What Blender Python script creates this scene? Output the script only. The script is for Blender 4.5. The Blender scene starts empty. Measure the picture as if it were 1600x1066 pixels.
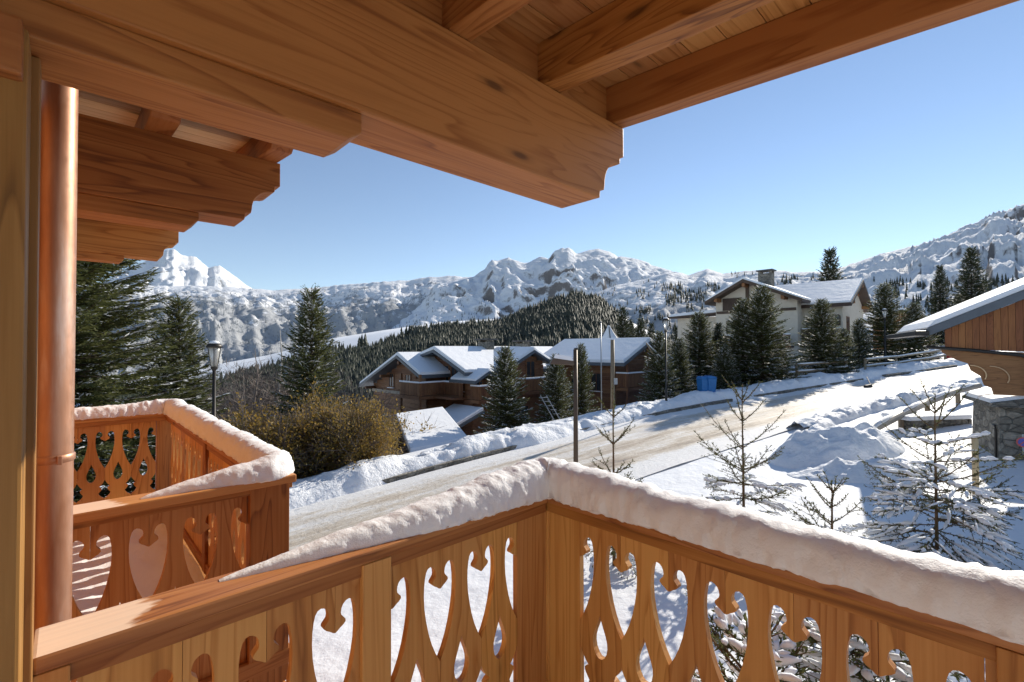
import bpy, bmesh, math, random
import numpy as np
from mathutils import Vector, Matrix
from mathutils.geometry import tessellate_polygon
random.seed(7)
R = math.radians
S = bpy.context.scene
C = S.collection

# ------------------------------------------------------------------ camera
FPX, PITCH, ROLL = 734.27, 0.01624, -0.00215        # focal length in px of the 1600 px wide picture
cam_d = bpy.data.cameras.new('camera'); cam = bpy.data.objects.new('camera', cam_d); C.objects.link(cam)
cam_d.sensor_width = 36.0; cam_d.lens = 36.0 * FPX / 1600.0
cam_d.clip_start = 0.05; cam_d.clip_end = 40000
_fw = Vector((0, math.cos(PITCH), math.sin(PITCH))); _up0 = Vector((0, -math.sin(PITCH), math.cos(PITCH)))
_rt = Vector((1, 0, 0)) * math.cos(ROLL) + _up0 * math.sin(ROLL)
_up = -Vector((1, 0, 0)) * math.sin(ROLL) + _up0 * math.cos(ROLL)
M = Matrix((_rt, _up, -_fw)).transposed().to_4x4()
cam.matrix_world = M
S.camera = cam
# ------------------------------------------------------------------ sky, sun, exposure
SUN_AZ, SUN_EL = R(43.3), R(26.4)                    # azimuth to the right of the view axis (+Y)
W = bpy.data.worlds.new('World'); S.world = W; W.use_nodes = True
nt = W.node_tree; nt.nodes.clear()
sky = nt.nodes.new('ShaderNodeTexSky'); sky.sky_type = 'NISHITA'; sky.sun_disc = False
sky.sun_elevation = SUN_EL; sky.sun_rotation = SUN_AZ
sky.altitude = 1850; sky.air_density = 1.0; sky.dust_density = 0.0; sky.ozone_density = 1.0
bg = nt.nodes.new('ShaderNodeBackground'); bg.inputs['Strength'].default_value = 0.092
wo = nt.nodes.new('ShaderNodeOutputWorld')
hs_ = nt.nodes.new('ShaderNodeHueSaturation'); hs_.inputs['Saturation'].default_value = 1.0
nt.links.new(sky.outputs[0], hs_.inputs['Color']); nt.links.new(hs_.outputs[0], bg.inputs[0]); nt.links.new(bg.outputs[0], wo.inputs[0])
sl = bpy.data.lights.new('sun', 'SUN'); sl.energy = 3.9; sl.angle = R(0.55); sl.color = (1.0, 0.925, 0.80)
sun = bpy.data.objects.new('sun', sl); C.objects.link(sun)
_sd = Vector((math.sin(SUN_AZ) * math.cos(SUN_EL), math.cos(SUN_AZ) * math.cos(SUN_EL), math.sin(SUN_EL)))
sun.rotation_euler = (-_sd).to_track_quat('-Z', 'Y').to_euler()
S.view_settings.view_transform = 'Standard'; S.view_settings.look = 'None'
S.view_settings.exposure = 0.80; S.view_settings.gamma = 1.0
S.view_settings.use_curve_mapping = False
S.render.engine = 'CYCLES'
S.cycles.max_bounces = 8; S.cycles.diffuse_bounces = 5; S.cycles.transparent_max_bounces = 8

# ------------------------------------------------------------------ numpy noise
def _hash(ix, iy, seed):
    h = (ix.astype(np.int64) * 374761393 + iy.astype(np.int64) * 668265263 + seed * 1442695041) & 0xffffffff
    h = ((h ^ (h >> 13)) * 1274126177) & 0xffffffff
    return ((h ^ (h >> 16)) & 0xffff) / 65535.0
def vnoise(x, y, seed=0):
    x = np.asarray(x, float); y = np.asarray(y, float)
    ix = np.floor(x); iy = np.floor(y); fx = x - ix; fy = y - iy
    fx = fx * fx * fx * (fx * (fx * 6 - 15) + 10); fy = fy * fy * fy * (fy * (fy * 6 - 15) + 10)
    a = _hash(ix, iy, seed); b = _hash(ix + 1, iy, seed); c = _hash(ix, iy + 1, seed); d = _hash(ix + 1, iy + 1, seed)
    return (a + (b - a) * fx) * (1 - fy) + (c + (d - c) * fx) * fy
def fbm(x, y, oct=4, seed=0, gain=0.5, lac=2.03):
    v = 0; a = 1; t = 0
    for o in range(oct):
        v = v + a * (vnoise(x, y, seed + o * 17) * 2 - 1); t += a
        x = np.asarray(x) * lac + 3.7; y = np.asarray(y) * lac + 9.1; a *= gain
    return v / t
def ridged(x, y, oct=4, seed=0, gain=0.5):
    v = 0; a = 1; t = 0
    for o in range(oct):
        v = v + a * (1 - np.abs(vnoise(x, y, seed + o * 31) * 2 - 1)); t += a
        x = np.asarray(x) * 2.07 + 5.3; y = np.asarray(y) * 2.07 + 1.9; a *= gain
    return v / t
def sstep(x, a, b):
    t = np.clip((np.asarray(x, float) - a) / (b - a), 0, 1); return t * t * (3 - 2 * t)

# pixel (of the 1600x1066 photograph) -> world, used only to place things at a chosen depth or height
def ray(px, py):
    return _fw + _rt * ((px - 800) / FPX) - _up * ((py - 533) / FPX)
def at(px, py, depth):
    d = ray(px, py); return d * (depth / d.y)
def atz(px, py, z):
    d = ray(px, py); return d * (z / d.z)

# ------------------------------------------------------------------ object helpers
def tag(o, label=None, cat=None, group=None, kind=None):
    if label: o['label'] = label
    if cat: o['category'] = cat
    if group: o['group'] = group
    if kind: o['kind'] = kind
    return o
def thing(name, label, cat, loc=(0, 0, 0), rz=0.0, group=None):
    o = bpy.data.objects.new(name, None); C.objects.link(o); o.empty_display_size = 0.2
    o.location = loc; o.rotation_euler = (0, 0, rz)
    return tag(o, label, cat, group)
def link(name, me, mat, parent=None, loc=None, rot=None):
    o = bpy.data.objects.new(name, me); C.objects.link(o)
    if mat is not None and not me.materials: me.materials.append(mat)
    if parent is not None: o.parent = parent
    if loc is not None: o.location = loc
    if rot is not None: o.rotation_euler = rot
    return o
class MB:
    """collects shapes of ONE part"""
    def __init__(s): s.v = []; s.f = []
    def add(s, vs, fs):
        n = len(s.v); s.v += [tuple(p) for p in vs]; s.f += [tuple(i + n for i in f) for f in fs]; return s
    def box(s, x0, x1, y0, y1, z0, z1):
        return s.add([(x0, y0, z0), (x1, y0, z0), (x1, y1, z0), (x0, y1, z0), (x0, y0, z1), (x1, y0, z1), (x1, y1, z1), (x0, y1, z1)],
                     [(3, 2, 1, 0), (4, 5, 6, 7), (0, 1, 5, 4), (1, 2, 6, 5), (2, 3, 7, 6), (3, 0, 4, 7)])
    def hexa(s, p):   # 8 corners: bottom ring 0-3, top ring 4-7
        return s.add(p, [(3, 2, 1, 0), (4, 5, 6, 7), (0, 1, 5, 4), (1, 2, 6, 5), (2, 3, 7, 6), (3, 0, 4, 7)])
    def prism(s, pts, y0, y1, axis='y'):
        """2D outline (x,z) pushed from y0 to y1"""
        n = len(pts)
        if axis == 'y': a = [(p[0], y0, p[1]) for p in pts]; b = [(p[0], y1, p[1]) for p in pts]
        elif axis == 'x': a = [(y0, p[0], p[1]) for p in pts]; b = [(y1, p[0], p[1]) for p in pts]
        else: a = [(p[0], p[1], y0) for p in pts]; b = [(p[0], p[1], y1) for p in pts]
        tris = tessellate_polygon([[Vector((p[0], p[1], 0)) for p in pts]])
        fs = [tuple(t) for t in tris] + [tuple(i + n for i in reversed(t)) for t in tris]
        fs += [(i, (i + 1) % n, n + (i + 1) % n, n + i) for i in range(n)]
        return s.add(a + b, fs)
    def tube(s, pts, rad, seg=8, cap=True):
        pts = [Vector(p) for p in pts]; n = len(pts)
        rad = rad if hasattr(rad, '__len__') else [rad] * n
        vs = []; fs = []; ref = Vector((0.31, 0.17, 0.93))
        for i, p in enumerate(pts):
            d = (pts[min(i + 1, n - 1)] - pts[max(i - 1, 0)]).normalized()
            a = d.cross(ref);
            if a.length < 1e-3: a = d.cross(Vector((1, 0, 0)))
            a.normalize(); b = d.cross(a)
            for k in range(seg):
                t = 2 * math.pi * k / seg; vs.append(p + (a * math.cos(t) + b * math.sin(t)) * rad[i])
        for i in range(n - 1):
            for k in range(seg):
                fs.append((i * seg + k, i * seg + (k + 1) % seg, (i + 1) * seg + (k + 1) % seg, (i + 1) * seg + k))
        if cap: fs.append(tuple(range(seg))); fs.append(tuple((n - 1) * seg + k for k in reversed(range(seg))))
        return s.add(vs, fs)
    def lathe(s, prof, cx=0, cy=0, seg=14):
        vs = []; fs = []; n = len(prof)
        for (r, z) in prof:
            for k in range(seg):
                t = 2 * math.pi * k / seg; vs.append((cx + r * math.cos(t), cy + r * math.sin(t), z))
        for i in range(n - 1):
            for k in range(seg):
                fs.append((i * seg + k, i * seg + (k + 1) % seg, (i + 1) * seg + (k + 1) % seg, (i + 1) * seg + k))
        fs.append(tuple(reversed(range(seg)))); fs.append(tuple((n - 1) * seg + k for k in range(seg)))
        return s.add(vs, fs)
    def mesh(s, name, smooth=False, bevel=0.0, fix=True):
        me = bpy.data.meshes.new(name); me.from_pydata(s.v, [], s.f)
        if fix or bevel:
            bm = bmesh.new(); bm.from_mesh(me); bmesh.ops.recalc_face_normals(bm, faces=bm.faces)
            if bevel:
                es = [e for e in bm.edges if len(e.link_faces) == 2 and e.calc_face_angle(0) > 0.6]
                bmesh.ops.bevel(bm, geom=es, offset=bevel, segments=2, affect='EDGES', profile=0.6, clamp_overlap=True)
            bm.to_mesh(me); bm.free()
        if smooth: me.polygons.foreach_set('use_smooth', [True] * len(me.polygons))
        me.update(); return me
    def build(s, name, mat, parent=None, smooth=False, bevel=0.0, loc=None, rot=None):
        return link(name, s.mesh(name, smooth, bevel), mat, parent, loc, rot)
def np_mesh(name, V, F, smooth=False):
    """fast mesh from arrays; F is (n,3) or (n,4)"""
    V = np.asarray(V, np.float32); F = np.asarray(F, np.int32); k = F.shape[1]
    me = bpy.data.meshes.new(name)
    me.vertices.add(len(V)); me.vertices.foreach_set('co', V.ravel())
    me.loops.add(F.size); me.loops.foreach_set('vertex_index', F.ravel())
    me.polygons.add(len(F)); me.polygons.foreach_set('loop_start', np.arange(0, F.size, k, dtype=np.int32))
    me.polygons.foreach_set('loop_total', np.full(len(F), k, np.int32))
    if smooth: me.polygons.foreach_set('use_smooth', np.ones(len(F), bool))
    me.update(calc_edges=True); me.validate(); return me
def grid_faces(nu, nv, wrap=False):
    i = np.arange(nu - 1)[:, None]; j = np.arange(nv if wrap else nv - 1)[None, :]
    j2 = (j + 1) % nv
    return np.stack([i * nv + j, i * nv + j2, (i + 1) * nv + j2, (i + 1) * nv + j], -1).reshape(-1, 4)
def copy_tree(o, parent=None):
    c = o.copy(); C.objects.link(c); c.parent = parent
    for ch in o.children: copy_tree(ch, c)
    return c

# ------------------------------------------------------------------ materials
def new_mat(name):
    m = bpy.data.materials.new(name); m.use_nodes = True
    n = m.node_tree.nodes; l = m.node_tree.links
    return m, n, l, n['Principled BSDF']
def ramp(n, stops, interp='LINEAR'):
    r = n.new('ShaderNodeValToRGB'); cr = r.color_ramp; cr.interpolation = interp
    while len(cr.elements) < len(stops): cr.elements.new(0.5)
    for e, (p, c) in zip(cr.elements, stops):
        e.position = p; e.color = (c, c, c, 1) if not hasattr(c, '__len__') else (*c, 1)
    return r
def math_n(n, l, op, a, b=None, c=None):
    x = n.new('ShaderNodeMath'); x.operation = op
    for i, v in enumerate((a, b, c)):
        if v is None: continue
        if hasattr(v, 'links'): l.new(v, x.inputs[i])
        else: x.inputs[i].default_value = v
    return x.outputs[0]
def mixc(n, l, fac, a, b, blend='MIX'):
    x = n.new('ShaderNodeMix'); x.data_type = 'RGBA'; x.blend_type = blend
    for sock, v in ((x.inputs[0], fac), (x.inputs[6], a), (x.inputs[7], b)):
        if hasattr(v, 'links'): l.new(v, sock)
        else: sock.default_value = v if not hasattr(v, '__len__') else (*v[:3], 1)
    return x.outputs[2]
def tex_coord(n, l, scale=(1, 1, 1), obj_rand=False, kind='Object'):
    tc = n.new('ShaderNodeTexCoord'); mp = n.new('ShaderNodeMapping'); mp.inputs['Scale'].default_value = scale
    src = tc.outputs[kind]
    if obj_rand:
        oi = n.new('ShaderNodeObjectInfo')
        sc = n.new('ShaderNodeVectorMath'); sc.operation = 'SCALE'; l.new(oi.outputs['Random'], sc.inputs['Scale'])
        sc.inputs[0].default_value = (37.0, 53.0, 71.0)
        ad = n.new('ShaderNodeVectorMath'); ad.operation = 'ADD'; l.new(src, ad.inputs[0]); l.new(sc.outputs[0], ad.inputs[1])
        src = ad.outputs[0]
    l.new(src, mp.inputs['Vector']); return mp.outputs[0]
def noise(n, l, vec, scale, detail=4, rough=0.55, dist=0.0):
    x = n.new('ShaderNodeTexNoise'); x.inputs['Scale'].default_value = scale; x.inputs['Detail'].default_value = detail
    x.inputs['Roughness'].default_value = rough; x.inputs['Distortion'].default_value = dist
    if vec is not None: l.new(vec, x.inputs['Vector'])
    return x.outputs['Fac']
def bump(n, l, h, strength, dist, bsdf):
    b = n.new('ShaderNodeBump'); b.inputs['Strength'].default_value = strength; b.inputs['Distance'].default_value = dist
    l.new(h, b.inputs['Height']); l.new(b.outputs[0], bsdf.inputs['Normal']); return b

def wood_mat(name, axis, dark, mid, light, rough=0.55, knots=True, ring=1.0, scale=1.0, coat=0.0, dry_top=None):
    m, n, l, p = new_mat(name)
    long_, cross = 0.55 * scale, 7.0 * scale
    sc = [cross] * 3; sc['xyz'.index(axis)] = long_
    v = tex_coord(n, l, sc, True)
    big = noise(n, l, v, 0.55, 3, 0.5, 0.6)
    rings = math_n(n, l, 'FRACT', math_n(n, l, 'MULTIPLY', big, 17.0 * ring))
    rr = ramp(n, [(0.0, 0.0), (0.62, 0.35), (0.9, 1.0), (1.0, 0.0)]); l.new(rings, rr.inputs[0])
    sc2 = [90.0] * 3; sc2['xyz'.index(axis)] = 2.2
    fine = noise(n, l, tex_coord(n, l, sc2, True), 1.0, 3, 0.6)
    tone = noise(n, l, tex_coord(n, l, [2.2 if a != axis else 0.5 for a in 'xyz'], True), 1.0, 2)
    cr = ramp(n, [(0.25, light), (0.55, mid), (0.85, dark)])
    f = math_n(n, l, 'ADD', math_n(n, l, 'MULTIPLY', rr.outputs[0], 0.36), math_n(n, l, 'MULTIPLY', fine, 0.5))
    f = math_n(n, l, 'ADD', f, math_n(n, l, 'MULTIPLY', math_n(n, l, 'SUBTRACT', tone, 0.5), 0.75))
    l.new(f, cr.inputs[0]); col = cr.outputs[0]
    if knots:
        kv = [6.5] * 3; kv['xyz'.index(axis)] = 1.9
        vo = n.new('ShaderNodeTexVoronoi'); vo.inputs['Scale'].default_value = 0.9; vo.inputs['Randomness'].default_value = 1
        l.new(tex_coord(n, l, kv, True), vo.inputs['Vector'])
        kr = ramp(n, [(0.0, 1.0), (0.055, 0.9), (0.10, 0.25), (0.17, 0.0)]); l.new(vo.outputs['Distance'], kr.inputs[0])
        col = mixc(n, l, math_n(n, l, 'MULTIPLY', kr.outputs[0], 0.75), col, [c * 0.22 for c in dark])
    oi = n.new('ShaderNodeObjectInfo')
    hv = n.new('ShaderNodeHueSaturation'); l.new(col, hv.inputs['Color'])
    l.new(math_n(n, l, 'MULTIPLY_ADD', oi.outputs['Random'], 0.34, 0.83), hv.inputs['Value'])
    l.new(math_n(n, l, 'MULTIPLY_ADD', oi.outputs['Random'], 0.012, 0.494), hv.inputs['Hue'])
    colour = hv.outputs[0]
    if dry_top:      # upper face bleached where it is dry, darker where snow has melted on it
        g_ = n.new('ShaderNodeNewGeometry'); sp = n.new('ShaderNodeSeparateXYZ'); l.new(g_.outputs['Normal'], sp.inputs[0])
        tp = ramp(n, [(0.55, 0.0), (0.9, 1.0)]); l.new(sp.outputs[2], tp.inputs[0])
        tc_ = n.new('ShaderNodeTexCoord'); so = n.new('ShaderNodeSeparateXYZ'); l.new(tc_.outputs['Object'], so.inputs[0])
        nz = noise(n, l, tex_coord(n, l, (5, 14, 5)), 1.0, 4, 0.6)
        wx = math_n(n, l, 'ADD', so.outputs[0], math_n(n, l, 'MULTIPLY', math_n(n, l, 'SUBTRACT', nz, 0.5), 0.22))
        wet = ramp(n, [(0.14, 1.0), (0.165, 0.0)]); l.new(wx, wet.inputs[0])
        dry = mixc(n, l, math_n(n, l, 'MULTIPLY', fine, 0.3), dry_top, colour)
        colour = mixc(n, l, math_n(n, l, 'MULTIPLY', tp.outputs[0], wet.outputs[0]), colour, dry)
    l.new(colour, p.inputs['Base Color'])
    rg = math_n(n, l, 'MULTIPLY_ADD', fine, 0.25, rough - 0.1); l.new(rg, p.inputs['Roughness'])
    p.inputs['Specular IOR Level'].default_value = 0.35
    if coat: p.inputs['Coat Weight'].default_value = coat; p.inputs['Coat Roughness'].default_value = 0.42
    bump(n, l, math_n(n, l, 'ADD', fine, math_n(n, l, 'MULTIPLY', rr.outputs[0], 0.3)), 0.25, 0.002, p)
    return m
HD, HM, HL = (0.135, 0.041, 0.009), (0.300, 0.107, 0.023), (0.42, 0.172, 0.044)
WX = wood_mat('honey_pine_x', 'x', HD, HM, HL); WY = wood_mat('honey_pine_y', 'y', HD, HM, HL); WZ = wood_mat('honey_pine_z', 'z', HD, HM, HL)
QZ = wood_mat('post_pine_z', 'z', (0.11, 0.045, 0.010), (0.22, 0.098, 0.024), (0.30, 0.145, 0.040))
BZ = wood_mat('baluster_pine_lit_z', 'z', (0.26, 0.095, 0.022), (0.50, 0.215, 0.055), (0.62, 0.31, 0.095))  # same pine as the beam, colour lightened in place of missing fill light
CX = wood_mat('weathered_rail_x', 'x', HD, (0.40, 0.155, 0.04), (0.54, 0.24, 0.07), 0.5, coat=0.15, dry_top=(0.86, 0.66, 0.50)); CY = wood_mat('weathered_rail_y', 'y', HD, (0.40, 0.155, 0.04), (0.54, 0.24, 0.07), 0.5, coat=0.15)
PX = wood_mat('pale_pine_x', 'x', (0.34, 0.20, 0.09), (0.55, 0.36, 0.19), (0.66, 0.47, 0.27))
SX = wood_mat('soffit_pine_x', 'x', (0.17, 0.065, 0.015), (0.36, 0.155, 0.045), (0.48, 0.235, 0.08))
DX = wood_mat('chalet_wood_x', 'x', (0.06, 0.026, 0.012), (0.15, 0.062, 0.026), (0.22, 0.10, 0.045), knots=False)
DZ = wood_mat('chalet_wood_z', 'z', (0.06, 0.026, 0.012), (0.15, 0.062, 0.026), (0.22, 0.10, 0.045), knots=False)
KZ = wood_mat('dark_wood_z', 'z', (0.025, 0.015, 0.010), (0.05, 0.03, 0.02), (0.08, 0.05, 0.035), knots=False)
KX = wood_mat('dark_wood_x', 'x', (0.025, 0.015, 0.010), (0.05, 0.03, 0.02), (0.08, 0.05, 0.035), knots=False)
AZ = wood_mat('annexe_wood_z', 'z', (0.11, 0.038, 0.012), (0.23, 0.080, 0.024), (0.30, 0.115, 0.038), knots=False)
AX = wood_mat('annexe_wood_x', 'x', (0.10, 0.042, 0.015), (0.20, 0.085, 0.032), (0.28, 0.13, 0.05), knots=False)
GZ = wood_mat('weathered_wood_z', 'z', (0.10, 0.075, 0.05), (0.22, 0.16, 0.10), (0.33, 0.26, 0.17), knots=False)
GX = wood_mat('weathered_wood_x', 'x', (0.10, 0.085, 0.07), (0.20, 0.165, 0.13), (0.30, 0.26, 0.21), knots=False)

def flat_mat(name, col, rough=0.6, metal=0.0, var=0.12, nscale=6.0, bstr=0.0, bscale=20, bdist=0.01):
    m, n, l, p = new_mat(name)
    v = tex_coord(n, l, (1, 1, 1), True)
    f = noise(n, l, v, nscale, 4)
    c = mixc(n, l, f, [x * (1 - var * 2) for x in col], [min(1, x * (1 + var * 2)) for x in col])
    l.new(c, p.inputs['Base Color']); p.inputs['Roughness'].default_value = rough; p.inputs['Metallic'].default_value = metal
    if bstr: bump(n, l, noise(n, l, v, bscale, 5, 0.6), bstr, bdist, p)
    return m
def snow_mat(name, bscale=9.0, bstr=0.45, bdist=0.03, col=(0.86, 0.87, 0.89), fine=60):
    m, n, l, p = new_mat(name)
    v = tex_coord(n, l, (1, 1, 1))
    a = noise(n, l, v, bscale, 6, 0.6); b = noise(n, l, v, fine, 3, 0.6)
    tint = noise(n, l, v, 0.6, 3)
    l.new(mixc(n, l, tint, [c * 0.96 for c in col], col), p.inputs['Base Color'])
    p.inputs['Roughness'].default_value = 0.65; p.inputs['Specular IOR Level'].default_value = 0.25
    h = math_n(n, l, 'ADD', a, math_n(n, l, 'MULTIPLY', b, 0.22)); bump(n, l, h, bstr, bdist, p)
    return m
SNOW = snow_mat('snow_field', 1.1, 0.5, 0.14, fine=5)
SNOW_RAIL = snow_mat('snow_rail', 26, 0.55, 0.012, (0.88, 0.87, 0.87), 170)
SNOW_BANK = snow_mat('snow_bank', 4.5, 0.8, 0.10, fine=24)
SNOW_ROOF = snow_mat('snow_roof', 1.6, 0.5, 0.10, fine=12)
SNOW_TREE = snow_mat('snow_tree', 8, 0.4, 0.02)
COPPER = None
def copper():
    m, n, l, p = new_mat('copper')
    v = tex_coord(n, l, (9, 9, 1.1)); f = noise(n, l, v, 1.6, 5, 0.65); g = noise(n, l, tex_coord(n, l, (1, 1, 1)), 38, 3)
    cr = ramp(n, [(0.3, (0.36, 0.16, 0.08)), (0.52, (0.47, 0.26, 0.17)), (0.72, (0.60, 0.46, 0.40))]); l.new(f, cr.inputs[0])
    l.new(cr.outputs[0], p.inputs['Base Color']); p.inputs['Metallic'].default_value = 0.6
    l.new(math_n(n, l, 'MULTIPLY_ADD', g, 0.3, 0.30), p.inputs['Roughness']); bump(n, l, g, 0.12, 0.002, p)
    return m
COPPER = copper()
METAL_DARK = flat_mat('dark_painted_metal', (0.035, 0.03, 0.026), 0.45, 0.4)
METAL_GREY = flat_mat('grey_metal', (0.35, 0.36, 0.37), 0.4, 0.6)
ROOFEDGE = flat_mat('roof_edge_metal', (0.10, 0.115, 0.135), 0.5, 0.3)
PALE = flat_mat('bounce_white', (0.80, 0.77, 0.71), 0.85, 0, 0.03, 2.5, 0.3, 14, 0.02)  # white chosen so the unseen wall behind the camera bounces fill light
RENDER = flat_mat('cream_render', (0.58, 0.52, 0.43), 0.85, 0, 0.06, 2.5, 0.3, 14, 0.02)
SLATE = flat_mat('slate', (0.09, 0.085, 0.08), 0.8, 0, 0.25, 3.0)
RED = flat_mat('red_plastic', (0.55, 0.03, 0.03), 0.5)
BLUE = flat_mat('blue_plastic', (0.02, 0.16, 0.42), 0.5)
SIGN_W = flat_mat('sign_rim_red', (0.55, 0.10, 0.09), 0.4, 0, 0.02); SIGN_B = flat_mat('sign_blue', (0.10, 0.10, 0.40), 0.4, 0, 0.02)
def glass_mat(name, col=(0.03, 0.035, 0.04), rough=0.08):
    m, n, l, p = new_mat(name); p.inputs['Base Color'].default_value = (*col, 1); p.inputs['Roughness'].default_value = rough
    p.inputs['Specular IOR Level'].default_value = 0.8; return m
GLASS = glass_mat('window_glass')
def lantern_mat():
    m, n, l, p = new_mat('lantern_glass'); p.inputs['Base Color'].default_value = (0.75, 0.74, 0.70, 1)
    p.inputs['Roughness'].default_value = 0.25; p.inputs['Transmission Weight'].default_value = 0.55; return m
LANTERN = lantern_mat()
def stone_mat():
    m, n, l, p = new_mat('rubble_stone')
    v = tex_coord(n, l, (1, 1, 1.5))
    vo = n.new('ShaderNodeTexVoronoi'); vo.feature = 'F1'; vo.inputs['Scale'].default_value = 3.4; l.new(v, vo.inputs['Vector'])
    vd = n.new('ShaderNodeTexVoronoi'); vd.feature = 'DISTANCE_TO_EDGE'; vd.inputs['Scale'].default_value = 3.4; l.new(v, vd.inputs['Vector'])
    f = noise(n, l, v, 7, 5, 0.65)
    cr = ramp(n, [(0.2, (0.09, 0.08, 0.065)), (0.5, (0.22, 0.20, 0.165)), (0.8, (0.36, 0.33, 0.28))]); l.new(f, cr.inputs[0])
    hs = n.new('ShaderNodeHueSaturation'); l.new(cr.outputs[0], hs.inputs['Color'])
    sv = n.new('ShaderNodeSeparateColor'); l.new(vo.outputs['Color'], sv.inputs[0]); l.new(math_n(n, l, 'MULTIPLY_ADD', sv.outputs[0], 0.7, 0.6), hs.inputs['Value'])
    l.new(hs.outputs[0], p.inputs['Base Color']); p.inputs['Roughness'].default_value = 0.9
    er = ramp(n, [(0.0, 0.0), (0.09, 1.0)]); l.new(vd.outputs['Distance'], er.inputs[0])
    bump(n, l, math_n(n, l, 'ADD', er.outputs[0], f), 0.9, 0.05, p); return m
STONE = stone_mat()
def needle_mat(name, c1, c2, trans=0.25):
    m, n, l, p = new_mat(name)
    geo = n.new('ShaderNodeNewGeometry'); oi = n.new('ShaderNodeObjectInfo')
    f = noise(n, l, tex_coord(n, l, (1, 1, 1), True), 1.7, 3)
    r = math_n(n, l, 'MULTIPLY_ADD', geo.outputs['Random Per Island'], 0.6, math_n(n, l, 'MULTIPLY', f, 0.5))
    c = mixc(n, l, r, c1, c2); l.new(c, p.inputs['Base Color']); p.inputs['Roughness'].default_value = 0.6
    p.inputs['Specular IOR Level'].default_value = 0.3
    t = n.new('ShaderNodeBsdfTranslucent'); l.new(c, t.inputs['Color'])
    ms = n.new('ShaderNodeMixShader'); ms.inputs[0].default_value = trans
    l.new(p.outputs[0], ms.inputs[1]); l.new(t.outputs[0], ms.inputs[2]); l.new(ms.outputs[0], n['Material Output'].inputs['Surface'])
    return m
NEEDLE = needle_mat('spruce_needles', (0.045, 0.058, 0.020), (0.140, 0.145, 0.050), 0.38)
NEEDLE_DK = needle_mat('dark_spruce_needles', (0.026, 0.036, 0.018), (0.070, 0.080, 0.034), 0.25)
LEAF = needle_mat('autumn_leaves', (0.060, 0.070, 0.022), (0.46, 0.28, 0.06), 0.42)
BARK = flat_mat('bark', (0.085, 0.055, 0.035), 0.9, 0, 0.3, 12, 0.6, 30, 0.01)
TWIG = flat_mat('young_bark', (0.13, 0.075, 0.035), 0.8, 0, 0.25, 20)
GREYTWIG = flat_mat('grey_bark', (0.17, 0.135, 0.115), 0.85, 0, 0.3, 10)
PALEBARK = flat_mat('birch_bark', (0.45, 0.41, 0.36), 0.8, 0, 0.3, 6)

# ------------------------------------------------------------------ terrain
FX = np.array([-90, -45, -26, -14, -6.05, -2.4, 2.4, 7.0, 13.1, 20.8, 31.8, 60, 120.]); FY = np.array([-30, -10, 0.5, 7.6, 13.07, 16.2, 20.1, 23.2, 26, 28.9, 32.9, 43, 64.])
def smooth_curve(x, X, Y):
    # smoothed piecewise-linear
    w = 2.0; s = 0
    for k in (-1, -0.5, 0, 0.5, 1): s = s + np.interp(np.asarray(x) + k * w, X, Y)
    return s / 5
def yfar(x): return smooth_curve(x, FX, FY)
NX = np.array([-90, -45, -26, -14, -6.0, 0.0, 5.0, 9.6, 13.2, 17.2, 23.4, 31.0, 60, 120.]); NY = np.array([-38, -18, -7.5, 0.2, 6.3, 10.6, 14.2, 17.0, 19.4, 21.3, 24.2, 27.4, 37.5, 58.])
def ynear(x): return smooth_curve(x, NX, NY)
def zroad(x): x = np.clip(np.asarray(x, float), -40, 60); return -3.94 + 0.085 * x - 0.0004 * np.maximum(x - 20, 0) ** 2
def dfar(x, y):   # metres beyond the far kerb of the road
    e = 0.5; sl = (yfar(np.asarray(x) + e) - yfar(np.asarray(x) - e)) / (2 * e)
    return (y - yfar(x)) / np.sqrt(1 + sl * sl)
def gheight(x, y):
    x = np.asarray(x, float); y = np.asarray(y, float)
    d = dfar(x, y); z = zroad(x)
    left = 1 - sstep(x - 0.35 * (y - 25), 4, 15)
    z = z + sstep(d, 0.2, 1.2) * 0.25
    z = z - left * sstep(d, 2, 14) * 4.3 - left * sstep(d, 30, 160) * 46 - (1 - left) * (sstep(d, 6, 30) * 0.8 + sstep(d, 60, 200) * 40)
    near = sstep(-d, 7.5, 11)
    z = z + near * 0.12 * fbm(x * 0.35, y * 0.35, 3, 5)
    z = z + 0.02 * fbm(x * 1.3, y * 1.3, 3, 8) * (d < 0) * (1 - near) + sstep(d, 3, 12) * 0.5 * fbm(x * .12, y * .12, 3, 3)
    z = z - 0.05 * (1 - sstep(np.abs(y - (yfar(x) + ynear(x)) / 2), 2.2, 3.2))   # bed of the road
    return z
def axis_pts(n, s, lo, hi):
    u = np.linspace(math.asinh(lo / s), math.asinh(hi / s), n); return s * np.sinh(u)
gx = axis_pts(330, 14, -5200, 5200) + 4; gy = axis_pts(330, 14, -400, 9000) + 13
GX_, GY_ = np.meshgrid(gx, gy, indexing='ij')
gz = gheight(GX_, GY_)
far_r = np.hypot(GX_, GY_)
gz = gz - sstep(far_r, 300, 2500) * 160
me = np_mesh('ground', np.stack([GX_, GY_, gz], -1).reshape(-1, 3), grid_faces(330, 330)[:, ::-1], True)
me.materials.append(SNOW); tag(link('ground', me, None), kind='structure')

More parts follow.
